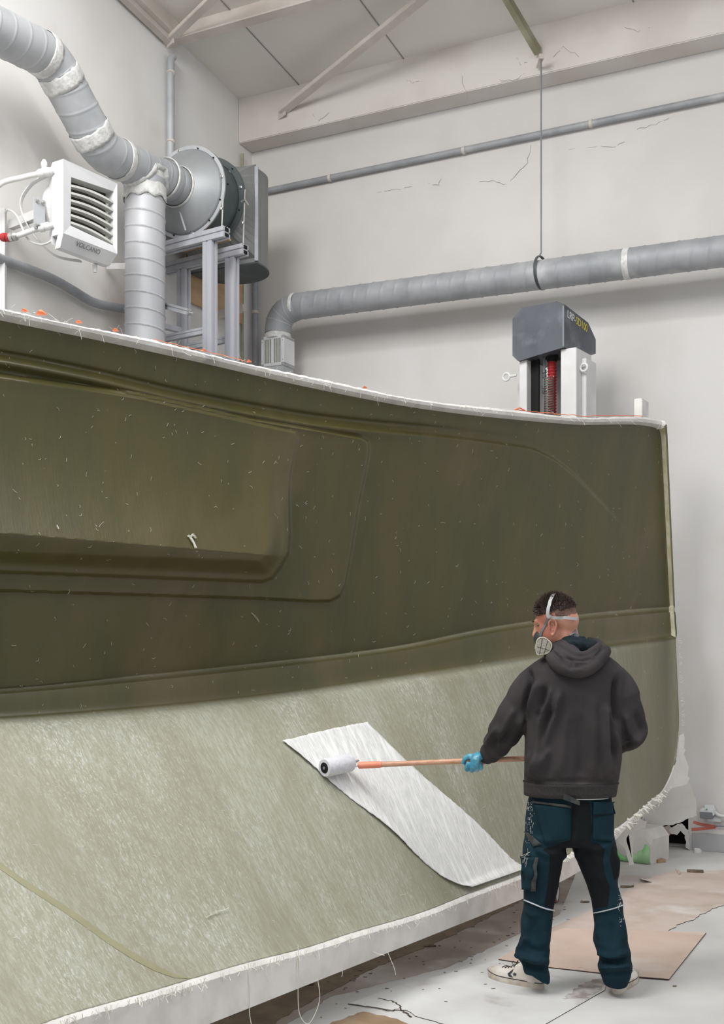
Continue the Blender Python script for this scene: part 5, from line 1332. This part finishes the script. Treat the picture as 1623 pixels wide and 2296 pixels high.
displace(lm, [([(1155, 2140), (1185, 2150), (1230, 2158)], .016, 6), ([(1160, 2153), (1190, 2168), (1228, 2172)], -.014, 5), ([(1162, 2168), (1190, 2180), (1224, 2184)], .012, 5), ([(1155, 2130), (1172, 2118), (1186, 2100)], .012, 6), ([(1186, 2126), (1210, 2132), (1234, 2118)], -.010, 6),
              ([(1176, 2060), (1182, 2095), (1188, 2112)], .010, 7), ([(1195, 2070), (1190, 2110)], -.008, 7), ([(1222, 2090), (1226, 2130)], .008, 6), ([(1172, 1930), (1180, 1950), (1200, 1960)], .010, 6), ([(1175, 1955), (1182, 1985)], -.008, 5), ([(1180, 2040), (1192, 2052), (1210, 2052)], .008, 6),
              ([(1340, 2148), (1375, 2158), (1408, 2150)], -.018, 6), ([(1338, 2136), (1370, 2146), (1408, 2136)], .012, 6), ([(1342, 2170), (1375, 2172), (1414, 2166)], .014, 6), ([(1345, 2184), (1375, 2182), (1412, 2180)], -.010, 4), ([(1345, 2060), (1342, 2105)], .010, 7), ([(1392, 2060), (1400, 2110)], .009, 7),
              ([(1375, 2070), (1372, 2120)], -.006, 8), ([(1250, 1905), (1268, 1922)], .010, 8), ([(1245, 1935), (1252, 1975)], -.006, 7), ([(1300, 1905), (1290, 1925)], .008, 7), ([(1310, 1900), (1330, 1950)], -.006, 10), ([(1280, 1800), (1282, 1880)], -.012, 7),
              ([(1200, 1900), (1225, 1915), (1250, 1912)], .010, 7), ([(1305, 1895), (1340, 1905), (1375, 1890)], .008, 8), ([(1185, 1890), (1200, 1930)], .008, 7), ([(1384, 1920), (1380, 1970)], .008, 6), ([(1345, 1960), (1360, 2000)], .006, 8)])
# cloth panels: black inner legs and seat, teal elsewhere
P_blk = [[(1284, 1776), (1296, 1776), (1322, 1800), (1328, 1860), (1324, 1886), (1345, 1893), (1356, 1905), (1352, 1930), (1356, 1960), (1368, 1990), (1362, 2034), (1300, 2040), (1296, 1960), (1290, 1930), (1282, 1905), (1262, 1925), (1270, 1970), (1245, 2040), (1220, 2030), (1227, 1990), (1232, 1940), (1232, 1918), (1215, 1904), (1240, 1897), (1260, 1890), (1280, 1878)], [(1374, 1889), (1400, 1889), (1395, 1975), (1376, 1972), (1366, 1925)]]
P_blk[0] = [(x, y) for x, y in P_blk[0]]
vc_ = np.array([v.co[:] for v in lm.vertices]); qx = CX + vc_[:, 0] / vc_[:, 1] * F; qy = HY - (vc_[:, 2] - EYE) / vc_[:, 1] * F
inb = np.maximum.reduce([sdpoly(qx, qy, P_) for P_ in P_blk]); nrmy = np.array([v.normal.y for v in lm.vertices]); inb = np.where(nrmy < .4, inb, -30.0)
a = lm.attributes.new('panel', 'FLOAT', 'POINT'); a.data.foreach_set('value', np.clip(inb / 8 + .5, 0, 1).astype(np.float32))
mt = M['teal'].copy(); mt.name = 'two_tone_work_cloth'; nt = mt.node_tree; bs = nt.nodes['Principled BSDF']; src = bs.inputs['Base Color'].links[0].from_socket
at_ = nt.nodes.new('ShaderNodeAttribute'); at_.attribute_name = 'panel'; mr_ = nt.nodes.new('ShaderNodeMapRange'); mr_.inputs[1].default_value = .46; mr_.inputs[2].default_value = .56
mx_ = nt.nodes.new('ShaderNodeMix'); mx_.data_type = 'RGBA'; nt.links.new(at_.outputs['Fac'], mr_.inputs[0]); nt.links.new(mr_.outputs[0], mx_.inputs[0]); nt.links.new(src, mx_.inputs[6]); mx_.inputs[7].default_value = lin((21, 25, 27)); nt.links.new(mx_.outputs[2], bs.inputs['Base Color'])
trou = link('trousers', lm, mt, man)
# BVH in world space for wrapping pockets
vs = [v.co + trou.location for v in lm.vertices]; LB = BVHTree.FromPolygons(vs, [tuple(p.vertices) for p in lm.polygons])
pk = patch(LB, [(1199, 1804), (1280, 1810), (1277, 1884), (1222, 1892)], .005, .004, 'back_pocket', M['teal'], man, 14, 12); 
patch(LB, [(1197, 1796), (1281, 1806), (1281, 1812), (1197, 1801)], .008, .004, 'pocket_trim', M['grimy'], pk, 12, 2)
pk2 = patch(LB, [(1330, 1822), (1374, 1822), (1372, 1888), (1328, 1882)], .005, .004, 'back_pocket', M['teal'], man, 10, 12)
patch(LB, [(1328, 1798), (1372, 1798), (1378, 1824), (1328, 1828)], .011, .004, 'pocket_flap', M['teal'], pk2, 10, 6, .002)
b = B(); P_ = [hit(LB, x, y)[0] + Vector((0, -.012, 0)) for x, y in ((1330, 1829), (1352, 1826), (1372, 1824))]; b.tube(P_, .0022, 5); b.build('flap_edge', M['blk'], pk2)
patch(LB, [(1178, 1864), (1186, 1868), (1216, 1893), (1196, 1900)], .007, .004, 'hammer_loop', M['grimy'], man, 6, 5)
cp = patch(LB, [(1174, 1920), (1205, 1922), (1200, 1996), (1176, 1994)], .013, .006, 'cargo_pocket', M['teal'], man, 10, 14, .002)
patch(LB, [(1200, 1922), (1207, 1922), (1203, 1996), (1195, 1996)], .019, .003, 'pocket_zip', M['grimy'], cp, 3, 12)
for q_ in ([(1177, 2018), (1198, 2027), (1220, 2036), (1240, 2041)], [(1333, 2047), (1352, 2043), (1378, 2036), (1396, 2029)]):
    P_ = []
    for (x, y) in smoothpoly(q_, 6):
        p, n = hit(LB, x, y)
        if p is not None: P_.append(p + n * .003)
    b = B(); b.tube(P_, .0052, 8, flat=.5); b.build('reflective_piping', M['refl'], man)
b = B(); bp_ = [hit(LB, 1254, 1784)[0] + Vector((0, -.012, 0)), pp(1275, 1790, -.145), pp(1300, 1802, -.14)]
b.loft([[bp_[0] + UP * .014, bp_[0] - UP * .010, bp_[0] - UP * .010 + Vector((0, .004, 0)), bp_[0] + UP * .014 + Vector((0, .004, 0))], [bp_[1] + UP * .013, bp_[1] - UP * .013, bp_[1] - UP * .013 + Vector((0, .004, 0)), bp_[1] + UP * .013 + Vector((0, .004, 0))],
        [bp_[2] + UP * .010, bp_[2] - UP * .008, bp_[2] - UP * .008 + Vector((0, .004, 0)), bp_[2] + UP * .010 + Vector((0, .004, 0))]])
b.build('belt_end', M['grimy'], man)
# resin and dust marks
def marks(spots, name):
    b = B()
    for (x, y, r_, n_) in spots:
        for i in range(n_):
            p, n = hit(LB, x + random.gauss(0, r_ * .35), y + random.gauss(0, r_))
            if p is None: continue
            t = n.orthogonal().normalized(); s_ = random.uniform(.001, .0045); b.tube([p + n * .0012, p + n * .0012 + (t * jit(.5) + UP * jit(1)).normalized() * s_ * 1.5], s_ * .45, 5, flat=.5)
    b.build(name, M['tee'], man)
marks([(1351, 1808, 6, 18), (1352, 1815, 3, 8), (1390, 2018, 10, 22), (1388, 2030, 5, 22), (1391, 2062, 7, 12), (1337, 1847, 2, 2)], 'resin_splashes')
b = B()
for i in range(70):
    x = random.gauss(1188, 4); y = random.uniform(1796, 1890); p, n = hit(LB, x, y)
    if p is not None: b.tube([p + n * .001, p + n * .0014 + UP * random.uniform(-.012, .012) + Vector((jit(.003), 0, 0))], .0007, 4)
for i in range(14):
    p, n = hit(LB, 1187 + jit(6), 1922 + jit(10))
    if p is not None: b.tube([p + n * .02, p + n * .022 + Vector((jit(.018), 0, jit(.03)))], .0005, 4)
b.build('glass_dust', M['fibre'], man)

# ---- shoes
def shoe(heel, yaw_, name, Ls=.285, mirror=1):
    d = Vector((math.cos(yaw_), math.sin(yaw_), 0)); s_ = Vector((-math.sin(yaw_), math.cos(yaw_), 0)) * mirror
    sh_ = thing(name, '', 'x', heel); del sh_['label']; del sh_['category']; sh_.parent = man; sh_.matrix_parent_inverse = Matrix.Translation(-Vector(man.location))
    def P(t, w, z): return heel + d * (t * Ls) + s_ * w + UP * z
    def outline(z, k, n=40, toe=0.0):
        out = []
        for i in range(n):
            a = 2 * math.pi * i / n; t = .5 - .5 * math.cos(a); w = abs(math.sin(a)) ** .62 * (.034 + .018 * ss(np.array(t), .25, .75)) * k
            out.append(P(t * (1 + 0) + (t - .5) * (k - 1) * .25, (w if math.sin(a) > 0 else -w) + .006 * math.sin(t * 3.1), z + toe * max(0, t - .72) ** 1.5 * 3))
        return out
    b = B(); b.loft([outline(.0, .93, toe=.02), outline(.006, 1.0, toe=.02), outline(.030, 1.0, toe=.02), outline(.034, .97, toe=.02)]); b.build('sole', M['rub'], sh_)
    b = B(); b.loft([outline(.027, 1.012, toe=.02), outline(.0295, 1.016, toe=.02), outline(.031, 1.012, toe=.02)], cap=False); b.build('sole_stripe', M['navy'], sh_)
    u_ = B(); rings = []
    for i in range(19):
        t = .015 + .955 * i / 18; hgt = .062 + .055 * (1 - ss(np.array(t), .22, .68)) - .018 * ss(np.array(t), .80, 1.0) * 1.3; hgt = float(hgt)
        w = (.032 + .016 * float(ss(np.array(t), .25, .75))) * (math.sin(math.pi * min(1, max(0, t * .97 + .02))) ** .32 if t > .8 or t < .1 else 1) * .97
        w *= (1 - max(0, t - .85) * 1.6); rg = []
        for k in range(20):
            a = 2 * math.pi * k / 20; x = math.cos(a); z = math.sin(a); ww = w * (abs(x) ** .8) * (1 if x > 0 else -1) * (1 - .38 * max(0, z) * (1 if t < .6 else .5)); zz = .030 + (hgt - .030) * (max(0, z) ** .75)
            rg.append(P(t, ww + .006 * math.sin(t * 3.1), zz if z > 0 else .026))
        rings.append(rg)
    u_.loft(rings); um = remesh(u_, .004, 3); up = link('upper', um, M['canv'], sh_)
    ubv = BVHTree.FromPolygons([v.co + up.location for v in um.vertices], [tuple(p.vertices) for p in um.polygons])
    for i in range(5):
        t = .47 + i * .055; q0 = P(t, 0, .2); r0 = [ubv.ray_cast(P(t + (.012 if k else 0), w, .2), -UP)[0] for k, w in enumerate((-.024, -.008, .008, .024))]
        if all(r0): b = B(); b.tube([p + UP * .002 for p in r0], .0026, 6, flat=.6); b.build('lace', M['lace'], sh_)
    b = B(); q = ubv.ray_cast(P(.47, 0, .2), -UP)[0]
    if q:
        b.tube(smoothpath([q + UP * .003, q + UP * .014 + d * .012 + s_ * .02, q + UP * .006 + s_ * .035, q + UP * .002], 4), .0016, 5); b.tube(smoothpath([q + UP * .003, q + UP * .012 - s_ * .015 + d * .01, q + d * .03 - s_ * .028 - UP * .008], 4), .0016, 5); b.build('lace_bow', M['lace'], sh_)
    return sh_, ubv, P, d, s_
hl = fl(1213, 2221); hl = Vector((hl.x, hl.y, 0)); tl = fl(1100, 2189); yl = math.atan2(tl.y - hl.y - .02, tl.x - hl.x)
s1, ubv, P, d_, s_ = shoe(hl + Vector((0.012, .012, 0)), yl, 'shoe', .30)
hr_ = fl(1381, 2233); hr_ = Vector((hr_.x, hr_.y, 0))
shoe(hr_ + Vector((0, .015, 0)), R(62), 'shoe', .285)
# chevron and star on the visible side of the left shoe
def shoe_decal(poly, name):
    P_ = []
    for x, y in poly:
        for dy in range(0, 14, 2):
            p = ubv.ray_cast(CAM, (at(x, y - dy, 1) - CAM).normalized())
            if p[0] is not None: break
        if p[0] is None: print('decal miss', name, x, y); continue
        n = p[1] if p[1].dot(CAM - p[0]) > 0 else -p[1]; P_.append(p[0] + n * .0022)
    b = B(); vs_ = [b.bm.verts.new(p) for p in P_]; f_ = b.bm.faces.new(vs_); bmesh.ops.triangulate(b.bm, faces=[f_]); b.build(name, M['navy'], s1, smooth=False, solid=.001)
def c4(pts): return [(1080 + x / 4.508, 2120 + y / 4.508) for x, y in pts]
shoe_decal(c4([(262, 286), (322, 238), (310, 268), (288, 288), (302, 306), (326, 334), (290, 326), (270, 304)]), 'chevron_mark')
star = []
for i in range(10):
    a = math.pi / 2 + math.pi * i / 5 + .1; r_ = 26 if i % 2 == 0 else 10; star.append((332 + math.cos(a) * r_ * .8, 290 - math.sin(a) * r_ * .9))
shoe_decal(c4(star), 'star_mark')

# ---- respirator
rs_ = thing('respirator', '', 'x', pp(1218, 1440, 0)); del rs_['label']; del rs_['category']; rs_.parent = man; rs_.matrix_parent_inverse = Matrix.Translation(-Vector(man.location))
b = B(); ell(b, hd(.078, -.066), .040, .044, .042, 14); me = remesh(b, .004, 2); link('face_piece', me, M['resp'], rs_)
fo = [(1201, 1440), (1205, 1432), (1212, 1428), (1222, 1429), (1232, 1436), (1238, 1445), (1236, 1456), (1228, 1466), (1212, 1469), (1203, 1468), (1200, 1455)]
fo = smoothpoly(fo + [fo[0]], 4)[:-1]
fd = -.065
def fpt(x, y, o=0): return pp(x, y, fd + (x - 1200) * -.0003 + o)
fcx = sum(p[0] for p in fo) / len(fo); fcy = sum(p[1] for p in fo) / len(fo)
b = B(); b.loft([[fpt(fcx + (x - fcx) * k, fcy + (y - fcy) * k, o) for x, y in fo] for k, o in ((.92, .045), (1.0, .035), (1.0, .004), (.95, -.002), (.88, -.002), (.86, .004))]); b.build('filter_case', M['filt'], rs_)
b = B(); b.loft([[fpt(fcx + (x - fcx) * k, fcy + (y - fcy) * k, o) for x, y in fo] for k, o in ((.86, .003), (.86, -.0005))]); b.build('filter_face', M['grid'], rs_)
def fline(x0, y0, x1, y1, r_, nm, m_):
    b = B(); b.tube([fpt(x0, y0, -.001), fpt(x1, y1, -.001)], r_, 4); return b
b = B()
for k in range(-5, 6):
    x0 = fcx + k * 3.2; b.tube([fpt(x0 + 1.5, fcy - 15 + abs(k) * 1.2, -.0008), fpt(x0 - 3, fcy + 15 - abs(k) * 1.6, -.0008)], .0006, 4)
    y0 = fcy + k * 3.2
    if abs(k) < 5: b.tube([fpt(fcx - 14 + abs(k) * .8, y0 - 2, -.0008), fpt(fcx + 14 - abs(k) * .9, y0 + 3, -.0008)], .0006, 4)
b.build('filter_grid', M['filt'], rs_)
b = B(); b.tube([fpt(1216, 1432, -.0015), fpt(1209, 1468, -.0015)], .001, 4); b.tube([fpt(1204, 1450, -.0015), fpt(1234, 1459, -.0015)], .001, 4); b.tube([fpt(1228, 1437, -.0015), fpt(1219, 1467, -.0015)], .001, 4); b.build('filter_bars', M['resp'], rs_)
b = B(); 
for x, y in ((1220, 1433), (1227, 1438), (1232, 1443)): b.box(fpt(x, y, .018) + Vector((.0, 0, .006)), .006, .012, .004)
b.build('filter_slots', M['resp'], rs_, smooth=False)
def ribbon(pts, hw, m_, name, off=.005, parent=rs_):
    ps = []; ns = []
    for x, y in smoothpoly(pts, 8):
        p, n = hit(HB, x, y)
        if p is None: continue
        ps.append(p + n * off); ns.append(n)
    b = B(); rings = []
    for i in range(len(ps)):
        t = (ps[min(i + 1, len(ps) - 1)] - ps[max(i - 1, 0)]).normalized(); s2 = t.cross(ns[i]).normalized()
        rings.append([ps[i] + s2 * hw, ps[i] - s2 * hw, ps[i] - s2 * hw - ns[i] * .003, ps[i] + s2 * hw - ns[i] * .003])
    b.loft(rings); b.build(name, M[m_], parent, smooth=False)
ribbon([(1245, 1339), (1238, 1350), (1233, 1366), (1231, 1378), (1234, 1384)], .0075, 'strap', 'head_strap', .021)
ribbon([(1232, 1380), (1240, 1384), (1262, 1385), (1289, 1388)], .0065, 'strap', 'back_strap', .012)
ribbon([(1229, 1386), (1222, 1402), (1215, 1416), (1212, 1430)], .0055, 'strapd', 'cheek_strap', .004)
ribbon([(1258, 1440), (1272, 1430), (1282, 1424), (1290, 1414)], .006, 'strapd', 'neck_strap', .006)
b = B(); b.tube(smoothpath([pp(1276, 1425, -.062), pp(1286, 1420, -.055), pp(1292, 1424, -.04), pp(1298, 1434, -.03)], 4), .0065, 8, flat=.5); b.box(pp(1291, 1424, -.052), .010, .003, .007); b.build('strap_buckle', M['strapd'], rs_)

# ---- gloved hand round the pole
gh = B()
hpt = lambda x, y, d: at(x, y, 5.32 + d)
t_ = (1068 - 805) / (1177 - 805)
# pole point under the hand
def polept(x):
    best = None
    for i in range(400):
        p = gripa + pole_d * (i * .004); q = proj(p)
        if best is None or abs(q[0] - x) < best[0]: best = (abs(q[0] - x), p)
    return best[1]
g0 = polept(1062); gn = Vector((0, -1, 0)); dn_ = -UP; al = pole_d
wr = cpb
def gp_(a_, u2, o): return g0 + al * a_ + UP * u2 + Vector((0, -1, 0)) * o      # along pole (towards man +), up, towards viewer
# palm: back of the hand faces the viewer, wrist up right
gh.tube(smoothpath([wr + Vector((.004, 0, 0)), wr.lerp(gp_(.012, .03, .035), .5), gp_(.010, .02, .036), gp_(.000, -.006, .034), gp_(-.004, -.022, .028)], 4), [.028] * 5 + [.031] * 4 + [.033] * 4 + [.030] * 4, 16, flat=.62)
fing = [(-.036, .0095, .95), (-.013, .0105, 1.05), (.010, .0105, 1.0), (.031, .009, .85)]
for a_, r_, k in fing:
    P_ = [gp_(a_ * .7, -.004, .036), gp_(a_, -.026, .034 * k), gp_(a_ + .002, -.042 * k, .014), gp_(a_ + .003, -.034 * k, -.012), gp_(a_ + .003, -.010, -.024), gp_(a_ + .002, .008, -.018)]
    gh.tube(smoothpath(P_, 3), [r_ * 1.15] * 4 + [r_ * 1.05] * 4 + [r_] * 4 + [r_ * .9] * 4, 10)
gh.tube(smoothpath([gp_(-.006, .020, .020), gp_(-.026, .022, .016), gp_(-.044, .008, .010), gp_(-.050, -.012, .006)], 4), [.014] * 4 + [.0125] * 4 + [.011] * 4 + [.010], 10)
gm_ = remesh(gh, .0028, 2); link('glove', gm_, M['glove'], man)
g1 = pole_end - pole_d * .30; gh = B()
def gq(a_, u2, o): return g1 + al * a_ + UP * u2 + Vector((0, -1, 0)) * o
wr2 = pp(1318, 1690, .33)
gh.tube([wr2, wr2.lerp(gq(.0, .01, .03), .6), gq(0, 0, .034)], [.027, .03, .032], 14)
for a_, r_, k in fing: gh.tube(smoothpath([gq(a_ * .7, -.002, .034), gq(a_, -.024, .032 * k), gq(a_, -.038 * k, .012), gq(a_, -.030 * k, -.012), gq(a_, -.008, -.022)], 3), r_, 10)
gh.tube(smoothpath([gq(-.004, .02, .02), gq(-.024, .022, .014), gq(-.042, .010, .004)], 4), .0115, 10)
link('glove', remesh(gh, .003, 2), M['glove'], man)
